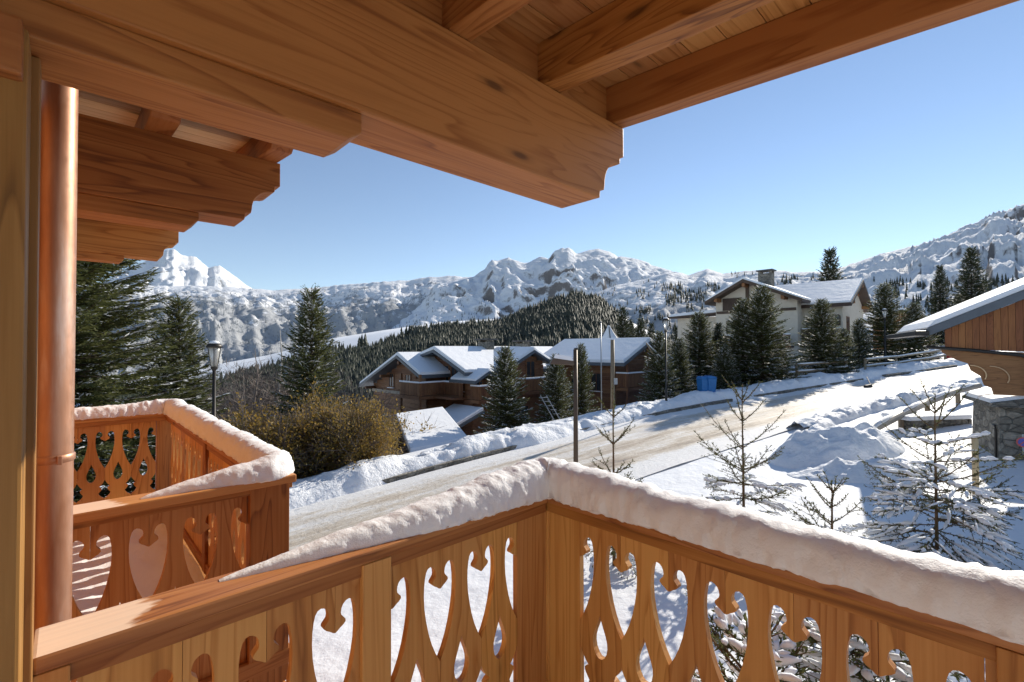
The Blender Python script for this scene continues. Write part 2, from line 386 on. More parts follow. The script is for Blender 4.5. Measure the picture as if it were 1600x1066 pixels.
# road: worn snow with sand, its own sheet
def road_mat():
    m, n, l, p = new_mat('packed_snow_road')
    uv = n.new('ShaderNodeUVMap'); sep = n.new('ShaderNodeSeparateXYZ'); l.new(uv.outputs[0], sep.inputs[0])
    u, v = sep.outputs[0], sep.outputs[1]       # u metres along, v 0..1 across (0 near side)
    mp = n.new('ShaderNodeCombineXYZ'); l.new(math_n(n, l, 'MULTIPLY', u, 0.22), mp.inputs[0]); l.new(math_n(n, l, 'MULTIPLY', v, 9.0), mp.inputs[1])
    streak = noise(n, l, mp.outputs[0], 1.6, 5, 0.62, 0.4)
    mp2 = n.new('ShaderNodeCombineXYZ'); l.new(math_n(n, l, 'MULTIPLY', u, 1.0), mp2.inputs[0]); l.new(math_n(n, l, 'MULTIPLY', v, 6.5), mp2.inputs[1])
    grit = noise(n, l, mp2.outputs[0], 5.5, 6, 0.75)
    prof = ramp(n, [(0.0, 0.0), (0.16, 0.15), (0.27, 0.95), (0.38, 0.45), (0.5, 0.75), (0.62, 0.35), (0.75, 0.55), (0.9, 0.1), (1.0, 0.0)]); l.new(v, prof.inputs[0])
    f = math_n(n, l, 'MULTIPLY', prof.outputs[0], math_n(n, l, 'MULTIPLY_ADD', streak, 1.8, -0.35))
    f = math_n(n, l, 'ADD', f, math_n(n, l, 'MULTIPLY', math_n(n, l, 'SUBTRACT', grit, 0.5), 0.55))
    cr = ramp(n, [(0.08, (0.76, 0.75, 0.74)), (0.30, (0.58, 0.51, 0.42)), (0.52, (0.40, 0.31, 0.22)), (0.78, (0.14, 0.125, 0.12))]); l.new(f, cr.inputs[0])
    l.new(cr.outputs[0], p.inputs['Base Color'])
    l.new(math_n(n, l, 'MULTIPLY_ADD', f, -0.25, 0.7), p.inputs['Roughness'])
    bump(n, l, math_n(n, l, 'ADD', grit, math_n(n, l, 'MULTIPLY', streak, 0.8)), 0.7, 0.05, p); return m
rx = np.concatenate([np.linspace(-60, -14, 50), np.linspace(-13.5, 34, 190), np.linspace(35, 110, 50)])
nv = 26; vv = np.linspace(0, 1, nv)
yn, yf = ynear(rx), yfar(rx)
# across the road, perpendicular-ish: step from near to far edge
PX_ = rx[:, None] + (vv[None, :] - 0.5) * -0.5 * (yf - yn)[:, None] * 0.55
PY_ = None
V = []
for i in range(len(rx)):
    xs = rx[i] + (vv - 0.5) * (-0.45) * (yf[i] - yn[i])
    t = vv; ys = ynear(xs) * (1 - t) + yfar(xs) * t
    zz = zroad(xs) + 0.035 - 0.05 * np.exp(-((t - 0.27) / 0.05) ** 2) * .5 - 0.03 * np.exp(-((t - 0.5) / 0.05) ** 2) + 0.02 * fbm(xs * .8, ys * .8, 3, 77)
    V.append(np.stack([xs, ys, zz], -1))
V = np.array(V); me = np_mesh('road', V.reshape(-1, 3), grid_faces(len(rx), nv)[:, ::-1], True)
uvl = me.uv_layers.new(name='UVMap')
along = np.concatenate([[0], np.cumsum(np.hypot(np.diff(rx), np.diff((yn + yf) / 2)))])
UV = np.stack(np.broadcast_arrays(along[:, None], vv[None, :]), -1).reshape(-1, 2)
li = np.zeros(len(me.loops), np.int32); me.loops.foreach_get('vertex_index', li)
uvl.data.foreach_set('uv', UV[li].astype(np.float32).ravel())
me.materials.append(road_mat()); tag(link('road', me, None), kind='structure')

def lumpy_strip(name, xs, yc, width, height, seed, mat, base, lump=1.0, tilt=0.0, nacross=18):
    """ridge of ploughed snow that follows a line"""
    n = len(xs); s = np.concatenate([[0], np.cumsum(np.hypot(np.diff(xs), np.diff(yc)))])
    tx = np.gradient(xs); ty = np.gradient(yc); ll = np.hypot(tx, ty); nx, ny = -ty / ll, tx / ll
    t = np.linspace(-1, 1, nacross)
    prof = np.clip(1 - np.abs(t) ** 3.4, 0, 1)
    w = width * (0.75 + 0.5 * vnoise(s * 0.35, s * 0, seed)); h = height * (0.75 + 0.5 * vnoise(s * 0.5, s * 0 + 4, seed + 1))
    X = xs[:, None] + nx[:, None] * t[None] * w[:, None]; Y = yc[:, None] + ny[:, None] * t[None] * w[:, None]
    Z = base(X, Y) - 0.06 + prof[None] * h[:, None]
    lum = ridged(X * 1.4, Y * 1.4, 4, seed + 5) - 0.55
    Z = Z + prof[None] * lum * 0.34 * lump * height + prof[None] * 0.13 * lump * fbm(X * 4.2, Y * 4.2, 4, seed + 9)
    X = X + prof[None] * 0.25 * lump * fbm(X * 2.2 + 7, Y * 2.2, 3, seed + 11) * width; Y = Y + prof[None] * 0.25 * lump * fbm(X * 2.2, Y * 2.2 + 31, 3, seed + 12) * width
    me = np_mesh(name, np.stack([X, Y, Z], -1).reshape(-1, 3), grid_faces(n, nacross)[:, ::-1], True)
    me.materials.append(mat); return link(name, me, None)
xs = np.linspace(-30, 60, 620)
tag(lumpy_strip('snow_bank', xs, yfar(xs) + 1.22, 1.0, 0.60, 21, SNOW_BANK, lambda x, y: zroad(x)), kind='structure')
xs = np.linspace(10.6, 45, 300)
tag(lumpy_strip('snow_bank', xs, ynear(xs) - 0.35, 0.5, 0.38, 43, SNOW_BANK, lambda x, y: zroad(x), 1.5, nacross=14), kind='structure')
# low kerb wall whose dark foot shows under the bank
for (xa, xb) in ((-9, 0.5), (1.5, 12), (13.5, 22), (24, 31)):
    xk = np.linspace(xa, xb, 24); mb = MB()
    pts = [(x, float(yfar(x)) + 0.12) for x in xk]
    for (a, b) in zip(pts[:-1], pts[1:]):
        za, zb = float(zroad(a[0])), float(zroad(b[0]))
        mb.hexa([(a[0], a[1], za - .2), (b[0], b[1], zb - .2), (b[0], b[1] + .5, zb - .2), (a[0], a[1] + .5, za - .2),
                 (a[0], a[1], za + .16), (b[0], b[1], zb + .16), (b[0], b[1] + .5, zb + .16), (a[0], a[1] + .5, za + .16)])
    tag(mb.build('kerb', STONE), kind='structure')
# heaps of cleared snow beside the road
def snow_pile(cx, cy, rx_, ry_, h, seed, rot=0.0, n=64):
    u = np.linspace(-1, 1, n); U, Vv = np.meshgrid(u, u, indexing='ij'); r = np.hypot(U, Vv)
    c, s = math.cos(rot), math.sin(rot)
    X = cx + (U * rx_) * c - (Vv * ry_) * s; Y = cy + (U * rx_) * s + (Vv * ry_) * c
    k = np.clip(1 - r ** 2.0, 0, 1) ** 0.8
    Z = gheight(X, Y) - 0.04 + k * h * (0.55 + 0.9 * (ridged(X * .9, Y * .9, 4, seed) - .35)) + k * 0.12 * fbm(X * 3.5, Y * 3.5, 4, seed + 3)
    Z = np.where(r > 1, gheight(X, Y) - 0.15, Z)
    me = np_mesh('snow_pile', np.stack([X, Y, Z], -1).reshape(-1, 3), grid_faces(n, n)[:, ::-1], True); me.materials.append(SNOW_BANK)
    return link('snow_pile', me, None)
tag(snow_pile(9.6, 14.0, 2.3, 1.3, 1.0, 3, 0.35), 'large ploughed heap of lumpy snow at the bend of the road', 'snow pile')
tag(snow_pile(9.0, 11.9, 1.9, 0.8, 0.5, 9, -0.3), 'low lumpy ridge of snow in front of the large ploughed heap', 'snow pile')

# ------------------------------------------------------------------ far mountains and forest
def mountain_mat(name, rock, snow_lo, snow_hi, treez=None, tree_amt=0.0, tree_scale=0.02, rocknoise=0.004, lo=0.55, hi=0.72):
    m, n, l, p = new_mat(name)
    geo = n.new('ShaderNodeNewGeometry'); sep = n.new('ShaderNodeSeparateXYZ'); l.new(geo.outputs['Normal'], sep.inputs[0])
    pos = n.new('ShaderNodeSeparateXYZ'); l.new(geo.outputs['Position'], pos.inputs[0])
    a = noise(n, l, geo.outputs['Position'], rocknoise, 8, 0.68); b = noise(n, l, geo.outputs['Position'], rocknoise * 9, 6, 0.7)
    st = math_n(n, l, 'ADD', sep.outputs[2], math_n(n, l, 'MULTIPLY', math_n(n, l, 'SUBTRACT', a, 0.5), 0.7))
    st = math_n(n, l, 'ADD', st, math_n(n, l, 'MULTIPLY', math_n(n, l, 'SUBTRACT', b, 0.5), 0.5))
    sr = ramp(n, [(lo, 0.0), (hi, 1.0)]); l.new(st, sr.inputs[0])
    rc = mixc(n, l, b, [c * 0.6 for c in rock], [c * 1.4 for c in rock])
    col = mixc(n, l, sr.outputs[0], rc, snow_hi)
    if tree_amt > 0:
        t1 = noise(n, l, geo.outputs['Position'], tree_scale, 7, 0.72); t2 = noise(n, l, geo.outputs['Position'], tree_scale * 0.13, 4, 0.6)
        alt = ramp(n, [(0.0, 1.0), (1.0, 0.0)])
        l.new(math_n(n, l, 'DIVIDE', math_n(n, l, 'SUBTRACT', pos.outputs[2], treez[0]), treez[1] - treez[0]), alt.inputs[0])
        tt = math_n(n, l, 'ADD', math_n(n, l, 'MULTIPLY', t1, 0.9), math_n(n, l, 'MULTIPLY', t2, 0.8))
        tt = math_n(n, l, 'ADD', tt, math_n(n, l, 'MULTIPLY', alt.outputs[0], 0.55))
        tr = ramp(n, [(0.92, 0.0), (1.12, 1.0)]); l.new(tt, tr.inputs[0])
        col = mixc(n, l, math_n(n, l, 'MULTIPLY', tr.outputs[0], tree_amt), col, (0.115, 0.13, 0.14))
    l.new(col, p.inputs['Base Color']); p.inputs['Roughness'].default_value = 0.85; p.inputs['Specular IOR Level'].default_value = 0.1
    bump(n, l, math_n(n, l, 'ADD', a, math_n(n, l, 'MULTIPLY', b, 0.35)), 0.6, 0.22 / rocknoise, p); return m
def mountain(name, crest, dist, foot_dist, foot_z, seed, mat, gully=0.16, gfreq=0.03, rough=1.0, back=0.35, rows=120, step=3.0, shift=0.8, pw=1.15):
    """a ridge whose skyline runs through the given picture directions at its own distance"""
    cx = np.array([c[0] for c in crest], float); cy = np.array([c[1] for c in crest], float)
    px = np.arange(cx[0], cx[-1] + step, step); py = np.interp(px, cx, cy)
    py = py + rough * (2.2 * fbm(px * .045, px * 0, 4, seed) + 1.3 * fbm(px * .17, px * 0 + 5, 3, seed + 2))
    D = np.array([list(ray(a, b)) for a, b in zip(px, py)]); hd = np.hypot(D[:, 0], D[:, 1])
    dd = dist * (1 + 0.10 * fbm(px * .008, px * 0 + 2, 3, seed + 4))
    top = D[:, 2] / hd * dd; az = np.stack([D[:, 0] / hd, D[:, 1] / hd], -1)
    t = np.concatenate([np.linspace(0, 1, rows), 1 + np.linspace(0.04, back, 14)])
    T = np.minimum(t, 1)[None, :]; over = np.maximum(t - 1, 0)[None, :]
    Rr = foot_dist + (dd[:, None] - foot_dist) * t[None, :]
    X = az[:, 0:1] * Rr; Y = az[:, 1:2] * Rr
    H = (top - foot_z)[:, None]
    Z = foot_z + H * (T ** pw) - H * over * 1.2
    k = 9.0 / dist
    wx = X * k + 1.6 * fbm(X * k * .6, Y * k * .6, 3, seed + 6); wy = Y * k + 1.6 * fbm(X * k * .6 + 9, Y * k * .6, 3, seed + 5)
    g = ridged(wx, wy, 6, seed + 7, 0.52) - 0.62
    u = px[:, None] * gfreq + shift * t[None, :] * (1 + .5 * fbm(px[:, None] * .01, t[None] * 2, 2, seed + 3)) + 0.5 * fbm(wx, wy, 3, seed + 9)
    g2 = ridged(u, t[None, :] * 0.9 + 0 * u, 3, seed + 8, 0.5) - 0.6
    env = (np.sin(np.pi * np.clip(T * .93 + .03, 0, 1)) ** 0.6) * (over <= 0) * np.clip((1 - T) * 9, 0, 1)
    Z = Z + H * env * (gully * 1.5 * g + gully * 0.45 * g2) + H * 0.03 * fbm(X * k * 9, Y * k * 9, 4, seed + 12) * env
    me = np_mesh(name, np.stack([X, Y, Z], -1).reshape(-1, 3), grid_faces(len(px), len(t))[:, ::-1], True)
    me.materials.append(mat); return tag(link(name, me, None), kind='structure')
MROCK = (0.17, 0.155, 0.15)
MM_A = mountain_mat('mountain_snow', MROCK, None, (0.84, 0.85, 0.87), rocknoise=0.0035, lo=0.30, hi=0.46)
MM_B = mountain_mat('mountain_frosted_forest', MROCK, None, (0.84, 0.85, 0.87), (-150, 520), 0.62, 0.018, 0.004, 0.28, 0.44)
MM_C = mountain_mat('mountain_rock', MROCK, None, (0.84, 0.85, 0.87), rocknoise=0.006, lo=0.46, hi=0.64)
MM_D = mountain_mat('mountain_smooth', MROCK, None, (0.86, 0.86, 0.87), (-60, 200), 0.55, 0.03, 0.006, 0.22, 0.36)
mountain('mountain', [(-260, 500), (60, 470), (150, 445), (200, 420), (240, 404), (258, 391), (272, 388), (285, 398), (305, 402), (325, 418), (343, 413), (360, 428), (390, 449), (450, 480), (560, 640)], 9000, 6200, 300, 11, MM_A, 0.22, 0.05, 1.2, pw=1.0)
mountain('mountain', [(-300, 452), (60, 440), (210, 446), (300, 447), (380, 450), (430, 453), (520, 447), (590, 441), (640, 437), (700, 431), (750, 433), (800, 428), (850, 445), (900, 480), (980, 640)], 5200, 1700, -220, 23, MM_B, 0.17, 0.030, 0.8, shift=1.4, pw=1.1)
mountain('mountain', [(540, 600), (620, 500), (680, 446), (740, 432), (765, 412), (795, 402), (812, 409), (826, 412), (842, 400), (858, 403), (868, 389), (888, 387), (900, 397), (918, 390), (944, 390), (966, 399), (1000, 405), (1040, 421), (1080, 432), (1180, 470), (1300, 600)], 4300, 2400, 60, 37, MM_C, 0.22, 0.045, 1.3, pw=0.9)
mountain('mountain', [(800, 620), (860, 520), (900, 472), (960, 446), (1010, 436), (1040, 426), (1075, 430), (1105, 420), (1130, 428), (1165, 423), (1195, 421), (1240, 425), (1290, 424), (1330, 414), (1400, 420), (1500, 430), (1700, 430)], 2600, 800, -70, 51, MM_D, 0.10, 0.03, 0.6, pw=0.85)
mountain('mountain', [(1180, 640), (1250, 480), (1290, 440), (1325, 415), (1360, 402), (1400, 391), (1440, 381), (1470, 372), (1490, 362), (1530, 347), (1570, 336), (1600, 327), (1680, 300), (1800, 290), (2000, 330)], 2900, 900, -60, 67, MM_C, 0.15, 0.03, 0.9, shift=0.5, pw=0.8)

# forested hill across the valley, with a snow piste along its shoulder
HILLC = [(-200, 600), (120, 600), (300, 585), (420, 560), (520, 530), (600, 515), (700, 500), (790, 494), (850, 470), (900, 454), (935, 462), (965, 485), (1000, 510), (1060, 540), (1200, 560), (1400, 575)]
def hill_surface(px, t):
    cy = np.interp(px, [c[0] for c in HILLC], [c[1] for c in HILLC])
    d = np.array([list(ray(a, b)) for a, b in zip(np.atleast_1d(px), np.atleast_1d(cy))])
    hd = np.hypot(d[:, 0], d[:, 1]); top = d[:, 2] / hd * 820
    return d[:, :2] / hd[:, None], top
def hill_z(top, t, X, Y):
    f = np.clip(t, 0, 1)
    z = -75 + (top + 75 - 14) * f ** 1.25
    z = z + np.where(t > 1, (t - 1) * 90, 0)
    return z + 9 * fbm(X * .012, Y * .012, 4, 91) * np.sin(np.pi * np.clip(f, 0.02, .98))
pxs = np.arange(-200, 1404, 6.0); az_, top_ = hill_surface(pxs, None)
tt = np.concatenate([np.linspace(0, 1, 50), [1.04, 1.1, 1.2, 1.35]])
Rr = 210 + 610 * tt
Xh = az_[:, 0:1] * Rr[None]; Yh = az_[:, 1:2] * Rr[None]
Zh = hill_z(top_[:, None], tt[None] + 0 * Xh, Xh, Yh); Zh[:, -1] -= 60
me = np_mesh('hill', np.stack([Xh, Yh, Zh], -1).reshape(-1, 3), grid_faces(len(pxs), len(tt))[:, ::-1], True)
me.materials.append(SNOW); tag(link('hill', me, None), kind='structure')
# the wood on it: thousands of small spruces, one mass
rng = np.random.default_rng(5)
def cone_tree_unit(seed):
    r = np.random.default_rng(seed); V = []; F = []
    for (z0, z1, rad) in ((0.08, 0.5, 0.17), (0.33, 0.76, 0.125), (0.6, 1.0, 0.075)):
        k = 7; b = len(V)
        for i in range(k):
            a = 2 * math.pi * i / k + r.uniform(-.2, .2); rr = rad * r.uniform(0.65, 1.2); V.append((rr * math.cos(a), rr * math.sin(a), z0 + r.uniform(-.05, .05)))
        V.append((r.uniform(-.01, .01), r.uniform(-.01, .01), z1))
        for i in range(k): F.append((b + i, b + (i + 1) % k, b + k))
    return np.array(V), np.array(F)
def scatter_trees(name, P, H, mat, fat=1.0):
    units = [cone_tree_unit(s) for s in range(6)]; VV = []; FF = []; off = 0
    pick = rng.integers(0, 6, len(P)); ang = rng.uniform(0, 6.28, len(P))
    for k, (V, F) in enumerate(units):
        idx = np.where(pick == k)[0]
        if not len(idx): continue
        c, s = np.cos(ang[idx])[:, None], np.sin(ang[idx])[:, None]; h = H[idx][:, None]; w = h * fat
        X = P[idx, 0:1] + (V[None, :, 0] * c - V[None, :, 1] * s) * w; Y = P[idx, 1:2] + (V[None, :, 0] * s + V[None, :, 1] * c) * w; Z = P[idx, 2:3] + V[None, :, 2] * h
        VV.append(np.stack([X, Y, Z], -1).reshape(-1, 3)); FF.append((F[None] + (np.arange(len(idx)) * len(V))[:, None, None]).reshape(-1, 3) + off); off += len(idx) * len(V)
    me = np_mesh(name, np.concatenate(VV), np.concatenate(FF)); me.materials.append(mat); return link(name, me, None)
FOREST = needle_mat('far_forest', (0.020, 0.030, 0.022), (0.062, 0.070, 0.046), 0.1)
n_try = 42000
tpx = rng.uniform(150, 1130, n_try); tt_ = rng.uniform(0.03, 1.0, n_try) ** 0.8
az2, top2 = hill_surface(tpx, None); rr2 = 210 + 610 * tt_
X2 = az2[:, 0] * rr2; Y2 = az2[:, 1] * rr2; Z2 = hill_z(top2, tt_, X2, Y2)
clear = fbm(X2 * .010, Y2 * .010, 3, 15) + 0.25 * fbm(X2 * .05, Y2 * .05, 2, 16)
keep = (clear > -0.36) & ~((tpx < 560) & (tt_ > 0.86)) & ~((tt_ > 0.955) & (tpx < 790))
keep &= rng.uniform(0, 1, n_try) < np.where(tpx < 420, 0.55, 1.0)
P = np.stack([X2, Y2, Z2 - 0.5], -1)[keep]; Hh = rng.uniform(11, 22, len(P))
tag(scatter_trees('forest', P, Hh, FOREST, 1.25), 'dark spruce forest covering the hill across the valley', 'forest', kind='stuff')

from mathutils.bvhtree import BVHTree
def trees_on(objname_list, spots, hmin, hmax, label, seed, mat=None):
    """small far trees standing where view rays meet a slope"""
    r = np.random.default_rng(seed); bvs = [BVHTree.FromObject(o, bpy.context.evaluated_depsgraph_get()) for o in objname_list]; P = []
    for (px0, px1, py0, py1, n, thr) in spots:
        px = r.uniform(px0, px1, n); py = r.uniform(py0, py1, n); k = fbm(px * .035, py * .08, 3, seed) > thr
        for a, b in zip(px[k], py[k]):
            d = ray(a, b).normalized(); best = None
            for bv in bvs:
                h = bv.ray_cast(Vector((0, 0, 0)), d)
                if h[0] is not None and (best is None or h[3] < best[1]): best = (h[0], h[3])
            if best: P.append(best[0])
    P = np.array([list(p) for p in P]); return tag(scatter_trees('forest', P, r.uniform(hmin, hmax, len(P)), mat or FOREST), label, 'forest', kind='stuff')
MOUNTS = [o for o in C.objects if o.name.startswith('mountain')]
bpy.context.view_layer.update()
trees_on(MOUNTS, [(1040, 1125, 446, 474, 260, -0.1), (900, 1060, 440, 520, 320, 0.1), (1140, 1300, 428, 450, 160, 0.1), (1340, 1600, 440, 500, 420, 0.0), (1000, 1100, 480, 540, 160, 0.0)], 12, 22, 'sparse dark conifers dotted over the snowy slopes to the right', 61)
trees_on(MOUNTS, [(210, 760, 470, 560, 1500, -0.12), (210, 700, 452, 480, 300, 0.0)], 12, 22, 'frosted conifer woods on the long mountainside across the valley', 62, flat_mat('frosted_forest', (0.20, 0.23, 0.25), 0.9, 0, .3, .02))

# ------------------------------------------------------------------ the chalet we stand on: local x = out from the facade, local y = along it
TH = 0.8130; RZ = math.pi / 2 - TH
A_ = Vector((math.sin(TH), math.cos(TH), 0)); B_ = Vector((-math.cos(TH), math.sin(TH), 0))
def bl(a, b, z): return A_ * a + B_ * b + Vector((0, 0, z))

def baluster_mesh():
    """one sawn board of the railing: half openings on both edges, a drop-shaped hole in the middle"""
    e = [(0.0, -0.733), (0.0, -0.893), (0.006, -0.890), (0.016, -0.882), (0.026, -0.876), (0.034, -0.868), (0.033, -0.860), (0.026, -0.852), (0.020, -0.845), (0.018, -0.835),
         (0.020, -0.822), (0.025, -0.811), (0.034, -0.803), (0.044, -0.800), (0.054, -0.804), (0.061, -0.815), (0.066, -0.835), (0.0695, -0.865),
         (0.0705, -0.900), (0.068, -0.945), (0.061, -0.99), (0.050, -1.04), (0.036, -1.085), (0.019, -1.125), (0.0, -1.160), (0.0, -1.272),
         (0.012, -1.297), (0.027, -1.320), (0.042, -1.335), (0.031, -1.341), (0.021, -1.351), (0.024, -1.366), (0.034, -1.381), (0.045, -1.395),
         (0.040, -1.412), (0.024, -1.432), (0.0, -1.450), (0.0, -1.600)]
    hole = [(0.0, -1.106), (0.007, -1.128), (0.016, -1.152), (0.027, -1.180), (0.034, -1.205), (0.0355, -1.228), (0.031, -1.252), (0.020, -1.273), (0.008, -1.283), (0.0, -1.284)]
    edge = [(0.0988 - u, z) for u, z in e]
    half = edge + [(0.0, -1.600)] + [(x, z) for x, z in reversed(hole)] + [(0.0, -0.733)]
    th = 0.027; vs = []; fs = []
    for sgn in (1, -1):
        pts = [(sgn * x, z) for x, z in half]; n = len(pts); b = len(vs)
        tris = tessellate_polygon([[Vector((p[0], p[1], 0)) for p in pts]])
        vs += [(p[0], 0.0, p[1]) for p in pts] + [(p[0], th, p[1]) for p in pts]
        fs += [tuple(b + i for i in t) for t in tris] + [tuple(b + n + i for i in t) for t in tris]
        for i in range(n):
            j = (i + 1) % n
            if abs(pts[i][0]) < 1e-6 and abs(pts[j][0]) < 1e-6 and not (pts[i][1] > -1.29 and pts[j][1] < -1.10 and abs(pts[i][1] - pts[j][1]) < .1): continue
            fs.append((b + i, b + j, b + n + j, b + n + i))
    me = bpy.data.meshes.new('baluster_board'); me.from_pydata(vs, [], fs)
    bm = bmesh.new(); bm.from_mesh(me); bmesh.ops.remove_doubles(bm, verts=bm.verts, dist=1e-5); bmesh.ops.recalc_face_normals(bm, faces=bm.faces); bm.to_mesh(me); bm.free()
    return me
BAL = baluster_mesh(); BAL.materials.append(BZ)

def rail_side(parent, b_in, a0, a1, seams, out=1, cap_ext=(0, 0)):
    """railing that runs along local x; b_in is the inner face, out=+1 when the outside is toward +y"""
    o = out
    def B(v): return b_in + o * v
    def bx(name, x0, x1, y0, y1, z0, z1, mat, bev=0.004):
        ya, yb = sorted((B(y0), B(y1))); MB().box(x0, x1, ya, yb, z0, z1).build(name, mat, parent, bevel=bev)
    bx('handrail', a0 - cap_ext[0], a1 + cap_ext[1], -0.012, 0.140, -0.700, -0.660, CX, 0.008)
    bx('upper_rail', a0, a1, -0.002, 0.075, -0.742, -0.7005, WX)
    bx('lower_rail', a0, a1, -0.004, 0.080, -1.665, -1.585, WX)
    for s0, s1 in zip(seams[:-1], seams[1:]):
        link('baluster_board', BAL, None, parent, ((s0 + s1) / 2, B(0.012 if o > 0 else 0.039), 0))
def rail_front(parent, a_out, b0, b1, seams, cap_ext=(0, 0)):
    """railing that runs along local y, inner face toward -x"""
    def bx(name, x0, x1, y0, y1, z0, z1, mat, bev=0.004): MB().box(a_out + x0, a_out + x1, y0, y1, z0, z1).build(name, mat, parent, bevel=bev)
    bx('handrail', -0.012, 0.140, b0 - cap_ext[0], b1 + cap_ext[1], -0.700, -0.660, CY, 0.008)
    bx('upper_rail', -0.002, 0.075, b0, b1, -0.742, -0.7005, WY)
    bx('lower_rail', -0.004, 0.080, b0, b1, -1.665, -1.585, WY)
    for s0, s1 in zip(seams[:-1], seams[1:]):
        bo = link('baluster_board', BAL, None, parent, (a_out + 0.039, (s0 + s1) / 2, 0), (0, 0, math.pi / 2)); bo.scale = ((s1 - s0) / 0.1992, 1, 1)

# our balcony
A0, B0 = 1.5991, 1.4547
bal = thing('balcony', 'honey coloured carved wooden balcony with thick snow on its corner handrail', 'balcony', (0, 0, 0), RZ)
side_seams = [1.415 - 0.1988 * k for k in range(8)][::-1]
rail_side(bal, B0, -0.05, A0 - 0.013, side_seams)
front_seams = [1.280 - 0.2050 * k for k in range(17)][::-1]
rail_front(bal, A0, front_seams[0], B0 - 0.003 + 0.141, front_seams)
# solid corner boards and posts
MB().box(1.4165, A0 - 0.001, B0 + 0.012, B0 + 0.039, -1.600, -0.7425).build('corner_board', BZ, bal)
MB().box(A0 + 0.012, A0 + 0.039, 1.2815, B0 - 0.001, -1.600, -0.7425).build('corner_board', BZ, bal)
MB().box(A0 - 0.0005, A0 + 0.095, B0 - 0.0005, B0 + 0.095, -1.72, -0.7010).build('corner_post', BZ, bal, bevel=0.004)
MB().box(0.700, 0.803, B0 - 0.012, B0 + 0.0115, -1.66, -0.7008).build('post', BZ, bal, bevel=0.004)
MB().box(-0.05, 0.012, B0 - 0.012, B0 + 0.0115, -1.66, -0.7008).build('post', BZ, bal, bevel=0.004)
for bb in (-0.075, -1.70):
    MB().box(A0 - 0.012, A0 + 0.0115, bb, bb + 0.105, -1.66, -0.7008).build('post', WZ, bal, bevel=0.004)
for k in range(24):
    MB().box(-1.3 + 0.1255 * k, -1.3 + 0.1255 * k + 0.122, -2.3, B0 + 0.12, -1.76, -1.72).build('floor_board', WY, bal)
MB().box(-1.3, A0 + 0.13, -2.3, B0 + 0.13, -1.95, -1.765).build('floor_joist', WY, bal)

# the neighbour's balcony
nb = thing('balcony', 'carved wooden balcony of the next apartment, behind the copper downpipe', 'balcony', (0, 0, 0), RZ)
NB0, NB1, NA = 2.60, 6.08, 0.76
rail_side(nb, NB0 + 0.128, -0.15, NA + 0.126, [NA - 0.085 - 0.1988 * k for k in range(5)][::-1], out=-1)
rail_side(nb, NB1 - 0.02, -0.15, NA + 0.126, [NA - 0.085 - 0.1988 * k for k in range(5)][::-1], out=1)
rail_front(nb, NA, NB0 + 0.13, NB1 - 0.022, [NB0 + 0.26 + 0.2000 * k for k in range(16)])
for (ya, yb) in ((NB0 + 0.05, NB0 + 0.127), (NB1 - 0.018, NB1 + 0.06)):
    MB().box(NA - 0.08, NA + 0.11, ya, yb, -1.75, -0.7010).build('corner_post', WZ, nb, bevel=0.004)
MB().box(NA - 0.01, NA + 0.0115, 4.1, 4.2, -1.66, -0.7008).build('post', WZ, nb, bevel=0.004)
for k in range(8):
    MB().box(-0.15 + 0.125 * k, -0.15 + 0.125 * k + 0.122, NB0 + 0.03, NB1 + 0.05, -1.80, -1.76).build('floor_board', WY, nb)
MB().box(-0.15, NA + 0.12, NB0 + 0.03, NB1 + 0.06, -2.0, -1.805).build('floor_joist', WY, nb)

# snow lying on the handrails
def snow_sweep(path, widths, heights, name, label, seed, zbase=-0.662, over=0.018, nr=30):
    P = np.array(path, float); seg = np.hypot(*np.diff(P, axis=0).T); s = np.concatenate([[0], np.cumsum(seg)])
    n = int(s[-1] / 0.011); q = np.linspace(0, s[-1], n)
    X = np.interp(q, s, P[:, 0]); Y = np.interp(q, s, P[:, 1])
    k = 7; ker = np.ones(2 * k + 1) / (2 * k + 1)
    Xs = np.convolve(np.pad(X, k, 'edge'), ker, 'valid'); Ys = np.convolve(np.pad(Y, k, 'edge'), ker, 'valid')
    tx, ty = np.gradient(Xs), np.gradient(Ys); ll = np.hypot(tx, ty); nx, ny = -ty / ll, tx / ll
    w = np.interp(q, s, widths); h = np.interp(q, s, heights) * (0.93 + 0.16 * vnoise(q * 5, q * 0, seed) + 0.06 * vnoise(q * 17, q * 0, seed + 3))
    a = np.linspace(0, 2 * np.pi, nr, endpoint=False)
    ca, sa = np.cos(a), np.sin(a)
    # rounded loaf: flat bottom, overhanging sides
    cx = np.sign(ca) * np.abs(ca) ** 0.72; cz = np.where(sa > 0, sa ** 0.85, 0.16 * sa)
    Wd = (w / 2)[:, None] * cx[None] * (1 + 0.05 * fbm(q[:, None] * 9, a[None] * 1.5, 3, seed + 1)); Hd = h[:, None] * cz[None]
    edge = 0.012 * fbm(q[:, None] * 26, a[None] * 2.2, 3, seed + 2) + 0.006 * fbm(q[:, None] * 80, a[None] * 6, 2, seed + 6)
    r = np.minimum(h * 8, 1)[:, None]
    Wd = Wd + edge * cx[None] * r; Hd = Hd + edge * np.abs(cz)[None] * 0.8 * r + np.where(sa < 0, 0.010 * r * fbm(q[:, None] * 30, a[None] * 3, 3, seed + 5), 0)
    Px = Xs[:, None] + nx[:, None] * Wd; Py = Ys[:, None] + ny[:, None] * Wd; Pz = zbase + 0.018 * r * 0 + Hd
    V = np.stack([Px, Py, Pz], -1).reshape(-1, 3); F = grid_faces(n, nr, True)
    me = np_mesh(name, V, F, True); me.materials.append(SNOW_RAIL)
    o = link(name, me, None, None, (0, 0, 0), (0, 0, RZ)); return tag(o, label, 'snow')
cl = B0 + 0.066; cf = A0 + 0.066
